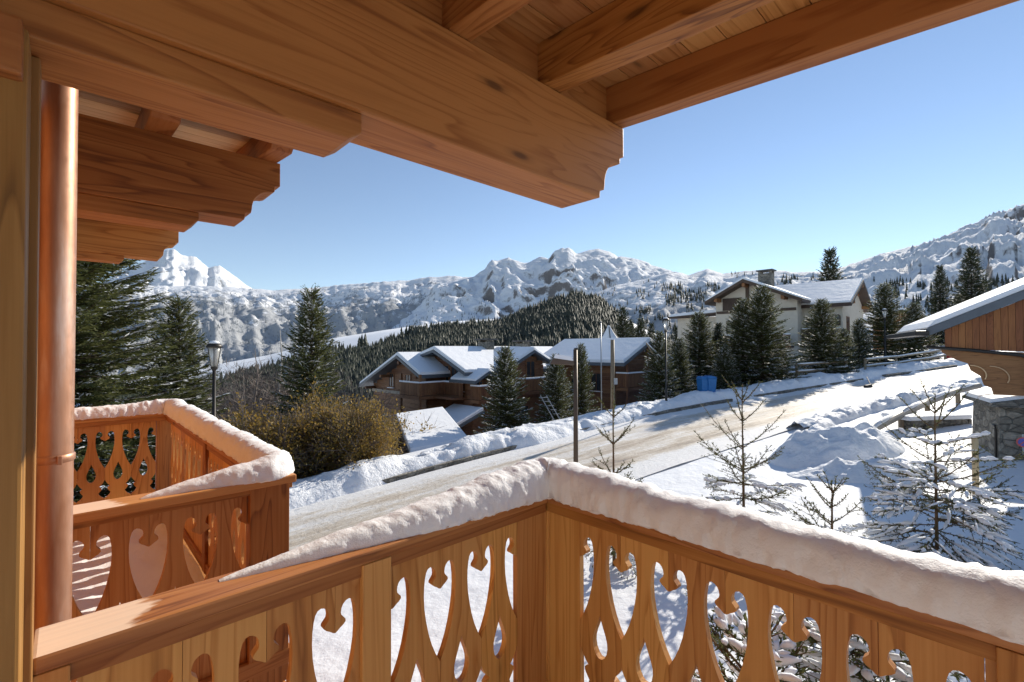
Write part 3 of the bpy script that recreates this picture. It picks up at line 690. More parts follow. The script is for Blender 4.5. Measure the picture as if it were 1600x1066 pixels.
snow_sweep([(0.30, cl + 0.035), (0.55, cl + 0.02), (0.95, cl), (1.30, cl), (cf - 0.02, cl), (cf, cl - 0.02), (cf, 1.0), (cf, 0.2), (cf, -2.2)],
           [0.02, 0.075, 0.15, 0.185, 0.20, 0.20, 0.19, 0.19, 0.19], [0.004, 0.035, 0.075, 0.115, 0.135, 0.135, 0.115, 0.105, 0.11], 'snow_drift',
           'thick rounded snow lying along the carved balcony corner handrail in front', 5)
nl = NB0 + 0.06; nf = NA + 0.066
snow_sweep([(0.22, nl - 0.02), (0.42, nl), (0.62, nl), (nf - 0.02, nl), (nf, nl + 0.02), (nf, 3.6), (nf, 4.6), (nf, NB1 + 0.02), (nf - 0.04, NB1 + 0.055), (0.2, NB1 + 0.055), (-0.14, NB1 + 0.055)],
           [0.02, 0.09, 0.14, 0.17, 0.175, 0.17, 0.17, 0.18, 0.18, 0.17, 0.16], [0.004, 0.045, 0.075, 0.10, 0.105, 0.11, 0.12, 0.13, 0.13, 0.10, 0.09], 'snow_drift',
           "smooth snow lying on the next apartment's balcony handrails behind the downpipe", 31)
# unseen snow added on our balcony floor to bounce light onto the boards
u = np.linspace(0, 1, 60); U, Vv = np.meshgrid(u, u, indexing='ij')
Xf = -0.9 + U * (A0 + 0.88); Yf = -2.25 + Vv * (B0 + 2.22); Zf = -1.72 + sstep(Xf + .25 * fbm(Xf * 2, Yf * 2, 3, 4), -0.75, 0.3) * (0.05 + 0.02 * fbm(Xf * 3, Yf * 3, 3, 13)) - 0.004
me = np_mesh('floor_snow', np.stack([Xf, Yf, Zf], -1).reshape(-1, 3), grid_faces(60, 60)[:, ::-1], True); me.materials.append(SNOW_RAIL)
tag(link('floor_snow', me, None, None, (0, 0, 0), (0, 0, RZ)), 'thin snow added on the unseen corner balcony floor to bounce light onto the railing', 'snow')
# snow on the neighbour's balcony floor
u = np.linspace(0, 1, 50); U, Vv = np.meshgrid(u, u, indexing='ij')
Xf = -0.14 + U * (NA + 0.12); Yf = NB0 + 0.14 + Vv * (NB1 - NB0 - 0.18)
Zf = -1.755 + 0.10 + 0.05 * fbm(Xf * 3, Yf * 3, 3, 12)
me = np_mesh('floor_snow', np.stack([Xf, Yf, Zf], -1).reshape(-1, 3), grid_faces(50, 50)[:, ::-1], True); me.materials.append(SNOW_RAIL)
tag(link('floor_snow', me, None, None, (0, 0, 0), (0, 0, RZ)), "snow covering the floor of the next apartment's balcony", 'snow')

# roof over us: purlin, console, rafters, boards
roof = thing('roof_overhang', 'broad timber roof overhang with carved purlin and rafters above the snowy corner balcony', 'roof', (0, 0, 0), RZ)
def purlin(parent, b_in, w, z0, z1, a_start, a_end, name='purlin'):
    h = z1 - z0; k = h / 0.39
    e = a_end; o = [(a_start, z1), (e, z1), (e, z1 - 0.145 * k), (e - 0.03 * k, z1 - 0.150 * k), (e - 0.032 * k, z1 - 0.185 * k)]
    for i in range(9):
        t = i / 8 * math.pi / 2; o.append((e - 0.055 * k - 0.105 * k * math.sin(t), z1 - 0.195 * k - 0.125 * k * (1 - math.cos(t))))
    o += [(e - 0.165 * k, z1 - 0.345 * k), (e - 0.195 * k, z1 - 0.350 * k), (e - 0.20 * k, z0), (a_start, z0)]
    return MB().prism(o, b_in, b_in + w).build(name, WX, parent, bevel=0.006)
purlin(roof, 1.302, 0.234, 0.703, 1.0925, -1.4, 2.0)
MB().prism([(-1.4, 0.7025), (0.635, 0.7025), (0.635, 0.645), (0.595, 0.618), (-1.4, 0.618)], 1.322, 1.516).build('console_beam', WX, roof, bevel=0.005)
SLOPE = 0.0655
def zr(b): return 1.0955 + (b - 1.302) * SLOPE      # underside of the rafters
for (aa, ab) in ((-1.10, -1.0), (-0.52, -0.42), (-0.03, 0.07), (0.455, 0.56), (0.94, 1.037), (1.425, 1.532), (1.915, 2.003)):
    b0_, b1_ = -3.2, 1.95
    MB().hexa([(aa, b0_, zr(b0_)), (ab, b0_, zr(b0_)), (ab, b1_, zr(b1_)), (aa, b1_, zr(b1_)),
               (aa, b0_, zr(b0_) + .185), (ab, b0_, zr(b0_) + .185), (ab, b1_, zr(b1_) + .185), (aa, b1_, zr(b1_) + .185)]).build('rafter', WY, roof, bevel=0.005)
MB().box(-1.4, 2.0, 1.345, 1.37, 1.094, 1.29).build('blocking_board', WX, roof)
bw = 0.148
for k in range(35):
    b0_ = 1.95 - (k + 1) * bw; b1_ = b0_ + bw - 0.004; z0 = zr(b0_) + .187; z1 = zr(b1_) + .187
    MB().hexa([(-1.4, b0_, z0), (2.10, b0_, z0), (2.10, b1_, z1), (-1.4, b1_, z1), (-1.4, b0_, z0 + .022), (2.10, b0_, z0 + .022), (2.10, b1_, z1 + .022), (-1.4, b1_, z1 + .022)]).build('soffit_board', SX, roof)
zA, zB = zr(-3.25) + .215, zr(1.97) + .215
MB().hexa([(-1.4, -3.25, zA), (2.14, -3.25, zA), (2.14, 1.97, zB), (-1.4, 1.97, zB), (-1.4, -3.25, zA + .12), (2.14, -3.25, zA + .12), (2.14, 1.97, zB + .12), (-1.4, 1.97, zB + .12)]).build('roof_covering', SLATE, roof)
sn = MB().hexa([(-1.4, -3.2, zA + .125), (2.1, -3.2, zA + .125), (2.1, 1.93, zB + .125), (-1.4, 1.93, zB + .125), (-1.4, -3.1, zA + .42), (2.02, -3.1, zA + .42), (2.02, 1.85, zB + .42), (-1.4, 1.85, zB + .42)]).build('roof_snow', SNOW_ROOF, None, bevel=0.05, rot=(0, 0, RZ))
tag(sn, 'deep snow lying on top of the broad timber roof overhang', 'snow')

# neighbour's lower roof
nroof = thing('roof_overhang', "lower timber roof overhang with carved beam ends above the next apartment's balcony", 'roof', (0, 0, 0), RZ)
purlin(nroof, 2.50, 0.19, 0.620, 0.930, -0.3, 0.768)
MB().prism([(-0.3, 0.6195), (0.428, 0.6195), (0.428, 0.585), (0.395, 0.552), (-0.3, 0.552)], 2.515, 2.675).build('console_beam', WX, nroof, bevel=0.004)
purlin(nroof, 6.00, 0.19, 0.930, 1.245, -0.3, 0.842)
MB().prism([(-0.3, 0.9295), (0.40, 0.9295), (0.40, 0.895), (0.37, 0.862), (-0.3, 0.862)], 6.015, 6.175).build('console_beam', WX, nroof, bevel=0.004)
NS = 0.0885
def zn(b): return 0.932 + (b - 2.5) * NS
for (aa, ab) in ((-0.28, -0.18), (0.225, 0.325), (0.66, 0.755)):
    b0_, b1_ = 2.26, 7.2
    pr = [(b0_ + 0.03, zn(b0_)), (b1_, zn(b1_)), (b1_, zn(b1_) + .115), (b0_, zn(b0_) + .115), (b0_, zn(b0_) + 0.05), (b0_ + 0.01, zn(b0_) + 0.018)]
    MB().prism(pr, aa, ab, 'x').build('rafter', WY, nroof, bevel=0.006)
bw2 = 0.105
for k in range(48):
    b0_ = 2.16 + k * bw2; b1_ = b0_ + bw2 - 0.004; z0 = zn(b0_) + .117; z1 = zn(b1_) + .117
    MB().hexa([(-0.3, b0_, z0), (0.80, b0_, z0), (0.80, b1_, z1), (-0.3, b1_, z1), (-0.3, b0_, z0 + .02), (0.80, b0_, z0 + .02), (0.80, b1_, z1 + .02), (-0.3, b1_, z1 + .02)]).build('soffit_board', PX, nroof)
zA, zB = zn(2.14) + .14, zn(7.25) + .14
MB().hexa([(-0.3, 2.14, zA), (0.83, 2.14, zA), (0.83, 7.25, zB), (-0.3, 7.25, zB), (-0.3, 2.14, zA + .09), (0.83, 2.14, zA + .09), (0.83, 7.25, zB + .09), (-0.3, 7.25, zB + .09)]).build('roof_covering', SLATE, nroof)
sn = MB().hexa([(-0.3, 2.2, zA + .095), (0.80, 2.2, zA + .095), (0.80, 7.2, zB + .095), (-0.3, 7.2, zB + .095), (-0.3, 2.25, zA + .36), (0.74, 2.25, zA + .36), (0.74, 7.15, zB + .36), (-0.3, 7.15, zB + .36)]).build('roof_snow', SNOW_ROOF, None, bevel=0.05, rot=(0, 0, RZ))
tag(sn, "deep snow lying on the next apartment's lower timber roof", 'snow')

# corner post and wall behind us
post = thing('timber_post', 'tall square timber post at the end of the balcony rail, beside the copper downpipe', 'post', (0, 0, 0), RZ)
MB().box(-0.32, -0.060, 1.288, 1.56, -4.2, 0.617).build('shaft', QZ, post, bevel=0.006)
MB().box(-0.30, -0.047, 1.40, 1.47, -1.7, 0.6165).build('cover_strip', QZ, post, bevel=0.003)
MB().box(-0.36, -0.066, 1.25, 1.60, 0.51, 0.6172).build('cap_block', WX, post, bevel=0.006)
hw = thing('chalet_wall', 'timber clad chalet facade behind the balcony', 'wall', (0, 0, 0), RZ)
for k in range(26):
    pass
for k in range(24):
    z0 = -4.2 + k * 0.2; MB().box(-1.42, -0.335, 1.56, 1.70, z0, z0 + 0.196).build('plank', WX, hw)
for k in range(25):
    z0 = -4.2 + k * 0.2; MB().box(-0.40, -0.16, 1.71, 7.3, z0, z0 + 0.196).build('plank', WY, hw)
MB().box(-1.6, 1.0, -3.2, 1.5, -4.6, -4.2).build('plinth', STONE, hw)
MB().box(-1.6, -1.42, -3.2, 1.6, -4.2, 1.0).build('bounce_wall', PALE, hw)  # out of view, made white to throw fill light on boards and beam
wf = MB().box(-1.42, -1.36, -3.1, -1.9, -1.70, 0.55).build('balcony_door', WZ, hw); MB().box(-1.359, -1.352, -3.0, -2.0, -1.6, 0.45).build('pane', GLASS, wf)

# copper downpipe
pc = bl(-0.03, 2.10, 0)
dp = thing('downpipe', 'shiny copper downpipe with a clamp, between the post and the next balcony', 'downpipe', (pc.x, pc.y, 0), RZ)
mb = MB(); seg = 40
mb.tube([(0, 0, -4.0), (0, 0, -2.0), (0, 0, -0.5), (0, 0, 1.3)], 0.049, seg, False); mb.build('pipe', COPPER, dp, smooth=True)
zc = -0.345
mb = MB(); mb.tube([(0, 0, zc - .013), (0, 0, zc - .009), (0, 0, zc + .009), (0, 0, zc + .013)], [0.0495, 0.0535, 0.0535, 0.0495], seg, False); cl_ = mb.build('clamp', COPPER, dp, smooth=True)
MB().box(0.010, 0.022, -0.075, -0.050, zc - 0.013, zc + 0.013).build('clamp_ear', COPPER, dp, bevel=0.002)
MB().box(-0.11, -0.045, -0.008, 0.008, zc - 0.008, zc + 0.008).build('clamp_bracket', COPPER, dp)

# ------------------------------------------------------------------ trees
def diamonds(P, D, L, W, rng, flat=0.0):
    n = len(P); D = D / np.linalg.norm(D, axis=1)[:, None]
    up = np.array([0, 0, 1.0]); s = np.cross(D, up); s = s / (np.linalg.norm(s, axis=1)[:, None] + 1e-9); t = np.cross(s, D)
    roll = rng.uniform(-1.1, 1.1, n)[:, None] * (1 - flat); s = s * np.cos(roll) + t * np.sin(roll)
    L = L[:, None]; W = W[:, None]; mid = P + D * L * 0.45
    V = np.stack([P, mid + s * W, P + D * L, mid - s * W], 1).reshape(-1, 3)
    return V, np.arange(n * 4).reshape(-1, 4)
def spruce_parts(h, Rd, seed, dz=0.33, nb=6, tsp=0.11, tl=0.36, tw=0.035, sub=0, snow=0.25, bottom=0.05, zmax=1.0, pw=0.8, droop=0.32):
    r = np.random.default_rng(seed); TP = []; TD = []; TL = []; BP = []; BQ = []; z = bottom * h; SP = []; SD = []; SL = []; SW = []
    while z < h * 0.985:
        f = z / h; k = max(4, int(nb * (1 - 0.35 * f) + r.uniform(-.5, 1)))
        a0 = r.uniform(0, 6.28)
        for i in range(k):
            a = a0 + 6.283 * i / k + r.uniform(-.3, .3)
            L = (Rd * (1 - f) ** pw) * r.uniform(0.72, 1.12) + 0.10
            el = -droop + (droop + 0.75) * f ** 1.6 + r.uniform(-.1, .1)
            m = max(3, int(L / tsp)); t = (np.arange(m) + r.uniform(0.2, 0.8, m)) / m
            hx, hy = math.cos(a), math.sin(a)
            rr = L * t; zz = z + L * (el * t + 0.22 * t * t) + r.normal(0, .01, m)
            P = np.stack([hx * rr, hy * rr, zz], -1)
            bd = np.array([hx, hy, el + 0.3]); bd /= np.linalg.norm(bd)
            BP.append(((0, 0, z), (hx * L * .5, hy * L * .5, z + L * (el * .5 + .055)), (hx * L, hy * L, z + L * (el + .22)))); BQ.append(L)
            sidev = np.array([-hy, hx, 0])
            for sg in (-1, 1):
                ang = r.uniform(0.55, 1.05, m)[:, None]
                d = bd[None] * np.cos(ang) + sg * sidev[None] * np.sin(ang) + np.array([0, 0, -0.30])[None] * r.uniform(0.3, 1.5, m)[:, None]
                TP.append(P); TD.append(d); TL.append(np.minimum(tl * (0.35 + 0.9 * (1 - t)) * (0.6 + 0.4 * min(1, L)), L * .8) * r.uniform(.7, 1.25, m))
            TP.append(P); TD.append(np.repeat(bd[None], m, 0) + r.normal(0, .18, (m, 3))); TL.append(np.full(m, tl * 0.7))
            if r.uniform() < snow * 1.7:
                c0 = r.uniform(.15, .6); q = (t > c0) & (r.uniform(0, 1, m) < .85)
                SP.append(P[q] + [0, 0, .02]); SD.append(np.repeat(bd[None], q.sum(), 0) + r.normal(0, .15, (q.sum(), 3))); SL.append(np.full(q.sum(), tsp * 2.2)); SW.append(np.full(q.sum(), 0.035 + 0.03 * min(L, 1.5)) * r.uniform(.6, 1.3, q.sum()))
        z += dz * (0.55 + 0.6 * (1 - f)) * r.uniform(.8, 1.2)
    TP = np.concatenate(TP); TD = np.concatenate(TD); TL = np.concatenate(TL)
    n = len(TP); pick = r.uniform(0, 1, n) < snow * 0.55
    SP.append(TP[pick] + [0, 0, .012]); SD.append(TD[pick] + [0, 0, .12]); SL.append(TL[pick] * .9); SW.append(np.full(pick.sum(), tw * 1.1))
    if sub:
        PP = []; DD = []; LL = []
        Dn = TD / np.linalg.norm(TD, axis=1)[:, None]; sv = np.cross(Dn, [0, 0, 1.0]); sv /= np.linalg.norm(sv, axis=1)[:, None] + 1e-9
        for j in range(sub):
            t = ((j + r.uniform(0, 1, n)) / sub)[:, None]; sg = r.choice([-1, 1], n)[:, None]
            PP.append(TP + Dn * TL[:, None] * t); DD.append(Dn * .8 + sv * sg * .65 + r.normal(0, .22, (n, 3)) + [0, 0, -.12]); LL.append(0.05 + TL * .34 * (1.15 - t[:, 0]))
        PP.append(TP); DD.append(TD); LL.append(TL)
        FP, FD, FL = np.concatenate(PP), np.concatenate(DD), np.concatenate(LL); FW = np.full(len(FP), tw * .62)
    else: FP, FD, FL, FW = TP, TD, TL, np.full(n, tw)
    fol = diamonds(FP, FD, FL, FW * r.uniform(.7, 1.3, len(FP)), r)
    sn = diamonds(np.concatenate(SP), np.concatenate(SD), np.concatenate(SL), np.concatenate(SW), r, 0.75)
    mb = MB(); mb.tube([(0, 0, -0.6), (0, 0, h * .3), (0, 0, h * .7), (0, 0, h)], [h * .016 + .02, h * .013 + .015, h * .006 + .01, 0.006], 7)
    for (b, L) in zip(BP, BQ): mb.tube(b, [0.012 + .008 * L, 0.009 + .004 * L, 0.004], 3, False)
    return fol, sn, mb
class TreeKind:
    def __init__(s, name, mat, **kw):
        fol, sn, mb = spruce_parts(**kw); s.h = kw['h']
        s.fol = np_mesh('crown', *fol); s.fol.materials.append(mat); s.sn = np_mesh('snow_load', *sn); s.sn.materials.append(SNOW_TREE)
        s.tr = mb.mesh('trunk', fix=False); s.tr.materials.append(BARK)
    def place(s, loc, h, label, group=None, width=1.0, name='spruce_tree', rz=None):
        t = thing(name, label, 'tree', loc, random.uniform(0, 6.28) if rz is None else rz, group); k = h / s.h; t.scale = (k * width, k * width, k)
        link('crown', s.fol, None, t); link('trunk', s.tr, None, t); tag(link('snow_load', s.sn, None, t), kind='stuff'); return t
K_big = TreeKind('k', NEEDLE, h=10.0, Rd=3.4, seed=3, dz=0.24, nb=10, tsp=0.075, tl=0.48, tw=0.030, sub=3, snow=0.22, bottom=0.03, pw=0.7, droop=0.30)
K_mid = TreeKind('k', NEEDLE, h=7.0, Rd=1.75, seed=11, dz=0.21, nb=9, tsp=0.085, tl=0.40, tw=0.030, sub=2, snow=0.28, bottom=0.04, pw=0.85)
K_b = TreeKind('k', NEEDLE, h=6.0, Rd=2.0, seed=17, dz=0.19, nb=9, tsp=0.085, tl=0.44, tw=0.036, sub=2, snow=0.40, bottom=0.04, pw=0.75, droop=0.22)
K_c = TreeKind('k', NEEDLE, h=6.5, Rd=2.1, seed=23, dz=0.20, nb=9, tsp=0.085, tl=0.44, tw=0.036, sub=2, snow=0.30, bottom=0.04, pw=0.8, droop=0.26)
K_d = TreeKind('k', NEEDLE_DK, h=10.0, Rd=2.2, seed=29, dz=0.27, nb=9, tsp=0.13, tl=0.6, tw=0.065, sub=1, snow=0.14, bottom=0.05, pw=0.85)
def gz1(x, y): return float(gheight(np.array([x]), np.array([y]))[0])
def tree_px(kind, px, top_py, depth, label, base=None, group=None, width=1.0):
    p = at(px, top_py, depth); g = gz1(p.x, p.y) if base is None else base
    return kind.place((p.x, p.y, g - 0.1), p.z - g + 0.1, label, group, width)
p = at(95, 560, 13.0); K_big.place((p.x, p.y, gz1(p.x, p.y)), 10.6, 'big dense spruce with drooping boughs, partly hidden by the copper downpipe', width=1.12)
tree_px(K_mid, 280, 468, 16.5, 'slim spruce with bare tip, left of the lantern behind the next balcony', width=1.15)
tree_px(K_mid, 487, 453, 25, 'tall narrow dark spruce standing behind the golden bush', width=0.95)
tree_px(K_b, 790, 545, 25.5, 'broad snow dusted spruce in front of the brown chalet balconies', width=1.0)
tree_px(K_b, 868, 556, 27.5, 'rounded snowy spruce just left of the curved-arm street lamp', width=0.95)
tree_px(K_c, 908, 540, 31, 'spruce directly behind the curved-arm street lamp', width=0.75)
tree_px(K_b, 1030, 520, 27.5, 'snowy spruce just left of the lantern near the wooden pole', width=0.95)
tree_px(K_c, 1062, 530, 29, 'snow speckled spruce just right of the lantern near the wooden pole', width=0.95)
tree_px(K_c, 1092, 490, 33, 'spruce behind the two blue bins', width=1.2)
tree_px(K_d, 1122, 505, 36, 'dark shaded spruce at the left corner of the cream chalet', width=1.3)
tree_px(K_b, 1132, 540, 30, 'low snowy spruce just right of the two blue bins', width=1.15)
tree_px(K_c, 1160, 470, 31.5, "spruce in front of the cream chalet's wide gable, beside the tallest one", width=1.15)
tree_px(K_c, 1190, 450, 30.5, "tallest spruce in front of the cream chalet's wide gable", width=1.15)
tree_px(K_d, 1222, 535, 31.5, 'low dark spruce at the foot of the tallest one before the cream chalet', width=1.3)
tree_px(K_c, 1283, 470, 32, "full spruce in front of the cream chalet's arched window", width=1.2)
tree_px(K_b, 1318, 515, 33, "small snowy spruce beside the full one at the cream chalet", width=1.1)
tree_px(K_b, 1342, 500, 36, "spruce at the right end wall of the cream chalet", width=1.0)
tree_px(K_c, 1382, 445, 38, 'spruce directly behind the lantern by the log rail fence', width=1.15)
tree_px(K_b, 1428, 475, 38, 'snowy spruce standing behind the bend of the log rail fence', width=1.15)
tree_px(K_d, 1468, 415, 52, 'slender dark spruce beside the tallest dark spruce above the annexe roof', width=0.85)
tree_px(K_d, 1517, 388, 48, 'tallest dark spruce rising above the annexe roof', width=1.1)
tree_px(K_d, 1420, 500, 56, 'distant small dark spruce behind the log rail fence trees', width=1.0)
tree_px(K_d, 1497, 460, 60, 'dark spruce between the two tall ones above the annexe roof', width=1.2)
tree_px(K_d, 1297, 390, 72, 'lone dark spruce rising behind the cream chalet roof', width=0.95, base=-6)
for i, (px, py, dd, w) in enumerate(((973, 480, 66, 1.0), (1000, 498, 70, .9), (1018, 505, 62, .8), (1058, 512, 70, .9), (1075, 500, 74, .8), (985, 500, 75, 1.0))):
    tree_px(K_d, px, py, dd, ('tallest dark spruce just right of the conical tower roof', 'dark spruce between the tallest one by the tower and the lantern', 'small dark spruce just left of the roadside lantern hood', 'small dark spruce just right of the roadside lantern hood', 'distant dark spruce left of the cream chalet low wing', 'dark spruce half hidden behind the tallest one by the tower')[i], base=-7, group='spruces behind the conical tower roof', width=w)

# bare trees and the golden bush
def branch_mesh(seed, h, levels=4, spread=0.55, n0=5, thick=0.05, up=0.5):
    r = np.random.default_rng(seed); mb = MB(); tips = []
    def grow(p, d, L, rad, lev):
        pts = [p]; q = p.copy(); dd = d.copy(); k = 3
        for i in range(k):
            dd = dd + r.normal(0, .13, 3) + np.array([0, 0, up * .1]); dd /= np.linalg.norm(dd); q = q + dd * L / k; pts.append(q.copy())
        mb.tube([tuple(x) for x in pts], list(np.linspace(rad, rad * .55, k + 1)), 5 if lev < 2 else 3, False)
        if lev >= levels: tips.append((pts[-1], dd, L)); tips.append((pts[1], dd, L)); return
        for j in range(r.integers(3, 6)):
            t = r.uniform(.35, 1.0); b = pts[int(t * k)]; e = dd + r.normal(0, spread, 3); e[2] += up * .25; e /= np.linalg.norm(e)
            grow(np.array(b), e, L * r.uniform(.5, .75), rad * .5, lev + 1)
    for i in range(n0):
        d = np.array([r.normal(0, spread * .6), r.normal(0, spread * .6), 1.0]); d /= np.linalg.norm(d)
        grow(np.array([r.normal(0, .12 * h * .2), r.normal(0, .12 * h * .2), -0.3]), d, h * r.uniform(.4, .55), thick * r.uniform(.6, 1), 0)
    return mb, tips
mbb, tips = branch_mesh(4, 3.4, 3, 0.8, 13, 0.032, 0.45)
r_ = np.random.default_rng(8); TP = np.array([t[0] for t in tips]); TD = np.array([t[1] for t in tips])
nl_ = 12; LP = np.repeat(TP, nl_, 0) + r_.normal(0, .13, (len(TP) * nl_, 3)); LD = np.repeat(TD, nl_, 0) + r_.normal(0, .9, (len(TP) * nl_, 3))
leafm = np_mesh('leaves', *diamonds(LP, LD, r_.uniform(.055, .105, len(LP)), r_.uniform(.016, .030, len(LP)), r_)); leafm.materials.append(LEAF)
twm = np_mesh('twigs', *diamonds(np.repeat(TP, 4, 0), np.repeat(TD, 4, 0) + r_.normal(0, .45, (len(TP) * 4, 3)), r_.uniform(.2, .55, len(TP) * 4), np.full(len(TP) * 4, .005), r_)); twm.materials.append(GREYTWIG)
stemm = mbb.mesh('stems', fix=False); stemm.materials.append(GREYTWIG)
BUSH_L = ('wide golden leafed twiggy bush at the end of the snow covered shed roof', 'golden olive bush beside the lantern behind the next balcony', 'low leafy bush at the snow bank left of the shed roof', 'sparse golden bush at the corner of the brown chalet')
for i, (px, py, dd, hh) in enumerate(((510, 640, 18.5, 4.0), (430, 660, 16.0, 3.3), (562, 672, 17.0, 2.6), (588, 628, 24.0, 4.4))):
    p = at(px, py, dd); g = gz1(p.x, p.y) - (0.3 if i != 2 else 0)
    t = thing('autumn_bush', BUSH_L[i], 'bush', (p.x, p.y, g), i * 1.7); k = hh / 3.4 * 1.3; t.scale = (k * 1.05, k * 1.05, k * 1.1)
    link('stems', stemm, None, t); link('leaves', leafm, None, t); link('twigs', twm, None, t)
bare = []; bare_tw = []
for sd in (41, 42):
    mbx, tp = branch_mesh(sd, 6.0, 4, 0.6, 4, 0.05, 0.5); bare.append(mbx.mesh('branches', fix=False)); bare[-1].materials.append(GREYTWIG)
    tpp = np.array([t[0] for t in tp]); tpd = np.array([t[1] for t in tp]); q_ = 5
    tq = np_mesh('twigs', *diamonds(np.repeat(tpp, q_, 0), np.repeat(tpd, q_, 0) + r_.normal(0, .6, (len(tpp) * q_, 3)), r_.uniform(.2, .5, len(tpp) * q_), np.full(len(tpp) * q_, .006), r_)); tq.materials.append(GREYTWIG); bare_tw.append(tq)
for i, (px, top, dd, w, lab) in enumerate(((432, 470, 30, 1.3, 'bare grey tree with pale trunk beside the tall narrow spruce'), (405, 500, 27, 1.3, 'bare twiggy tree left of the pale trunked tree'), (462, 495, 31, 1.1, 'bare twiggy tree just left of the tall narrow spruce'),
                                          (375, 545, 24, 1.2, 'low bare tree just right of the lantern behind the next balcony'), (520, 560, 30, 1.2, 'bare shrubby tree between the tall narrow spruce and the brown chalet'))):
    p = at(px, top, dd); g = gz1(p.x, p.y); k = (p.z - g) / 6.6
    t = thing('bare_tree', lab, 'tree', (p.x, p.y, g), i * 2.1); t.scale = (k * w, k * w, k)
    link('branches', bare[i % 2], None, t); link('twigs', bare_tw[i % 2], None, t)
    mb = MB().tube([(0, 0, -.4), (0.12, .05, 1.6), (-.03, .16, 3.2), (0.14, .02, 4.6), (.05, .1, 5.6)], [.06, .05, .036, .02, .006], 6); mb.build('trunk', PALEBARK if i in (0,) else GREYTWIG, t, smooth=True)

# young spruces below the balcony: bare shoots above, snow loaded boughs below
def young_spruce(seed, h, Rd, snow_to=0.55, whorls=8, needle=True, first=0.1):
    r = np.random.default_rng(seed); st = MB(); sn = MB(); NP = []; ND = []
    st.tube([(0, 0, -.2), (0, 0, h * .5), (0.01, 0, h * .85), (0, 0.01, h)], [.030 * h / 3.4 + .006, .018, .009, .005], 6)
    def needles(a, b, n):
        t = r.uniform(0.02, 1, n)[:, None]; NP.append(np.array(a)[None] * (1 - t) + np.array(b)[None] * t)
        d = np.array(b) - np.array(a); d = d / np.linalg.norm(d); ND.append(d[None] * .9 + r.normal(0, .5, (n, 3)))
    def blob(c, d, L, rad):
        c = np.array(c); m = 4
        sn.tube([tuple(c + d * L * (k / (m - 1) - .5) + np.array([0, 0, rad * .35 * math.sin(math.pi * k / (m - 1))])) for k in range(m)], [rad * .25, rad * r.uniform(.8, 1.1), rad * r.uniform(.7, 1.1), rad * .2], 7)
    needles((0, 0, h * .5), (0, 0, h), int(h * 50))
    for w in range(whorls):
        f = first + (0.90 - first) * (w / (whorls - 1)) ** 0.85; z = h * f; top = f > 0.5 and snow_to < 0.9; k = r.integers(3, 5) if top else r.integers(6, 9); a0 = r.uniform(0, 6.28)
        if top and w % 2: continue
        for i in range(k):
            a = a0 + 6.283 * i / k + r.uniform(-.35, .35); L = Rd * (1 - f) ** 0.75 * r.uniform(.6, 1.15) + .10; zz = z + r.uniform(-.05, .05)
            el = -0.15 + 1.1 * f + r.uniform(-.12, .12); hx, hy = math.cos(a), math.sin(a)
            loaded = f < snow_to and r.uniform() < 0.8
            cv = 0.35 if not loaded else 0.0
            if loaded: el -= 0.30
            def at_(t): return np.array([hx * L * t, hy * L * t, zz + L * (el * t + cv * t * t)])
            P = [at_(t) for t in (0, .33, .66, 1.0)]
            st.tube([tuple(p) for p in P], [.010, .008, .006, .003], 4, False)
            for j in range(3): needles(P[j], P[j + 1], int(34 * L + 8))
            bd = P[3] - P[0]; bd = bd / np.linalg.norm(bd)
            if loaded:
                for t in np.arange(.3, 1.0, .13 / max(L, .2)):
                    if r.uniform() < .75: blob(at_(t + r.uniform(-.03, .03)) + [0, 0, .02], bd + r.normal(0, .15, 3), r.uniform(.10, .20), r.uniform(.018, .04))
            for sg in (-1, 1):
                for t0 in ((.25, .45, .62, .8) if (L > .35 and not top) else (.5,) if (f < .72 or not top) else ()):
                    b0 = at_(t0 + r.uniform(-.05, .05)); l2 = (L * (1 - t0) * .65 + .07) * r.uniform(.7, 1.2)
                    d2 = np.array([hx * .75 - sg * hy * .65, hy * .75 + sg * hx * .65, el + .05 - (.2 if loaded else 0)]) + r.normal(0, .1, 3); d2 /= np.linalg.norm(d2); e2 = b0 + d2 * l2
                    st.tube([tuple(b0), tuple(e2)], [.005, .0025], 3, False); needles(b0, e2, int(30 * l2 + 8))
                    if loaded and r.uniform() < .75: blob((b0 * .4 + e2 * .6) + [0, 0, .016], d2, l2 * r.uniform(.5, .9), r.uniform(.016, .034))
    NPc = np.concatenate(NP); NDc = np.concatenate(ND)
    fol = diamonds(NPc, NDc, r.uniform(.035, .06, len(NPc)), r.uniform(.005, .009, len(NPc)), r)
    return st, sn, fol
def place_young(x, y, seed, h, Rd, label, snow_to, whorls=8, first=0.1, base=None):
    st, sn, fol = young_spruce(seed, h, Rd, snow_to, whorls, True, first)
    g = gz1(x, y) if base is None else base
    t = thing('young_spruce', label, 'tree', (x, y, g), seed)
    st.build('stem', TWIG, t, smooth=True); me = np_mesh('needles', *fol); me.materials.append(NEEDLE); link('needles', me, None, t)
    if sn.v: tag(sn.build('snow_load', SNOW_TREE, t, smooth=True), kind='stuff')
    return t
def yp(px, top_py, depth): p = at(px, top_py, depth); g = gz1(p.x, p.y); return p.x, p.y, p.z - g
x, y, h = yp(958, 602, 8.2); place_young(x, y, 71, h, 0.62, 'young spruce with a long bare leader, just right of the curved-arm street lamp', 0.40, 10)
x, y, h = yp(1160, 600, 8.4); place_young(x, y, 72, h, 1.25, 'open branched young spruce at the middle of the front handrail', 0.42, 11)
x, y, h = yp(1460, 616, 7.4); place_young(x, y, 73, h, 1.45, 'bushy snow loaded young spruce beside the wooden stake', 0.72, 15)
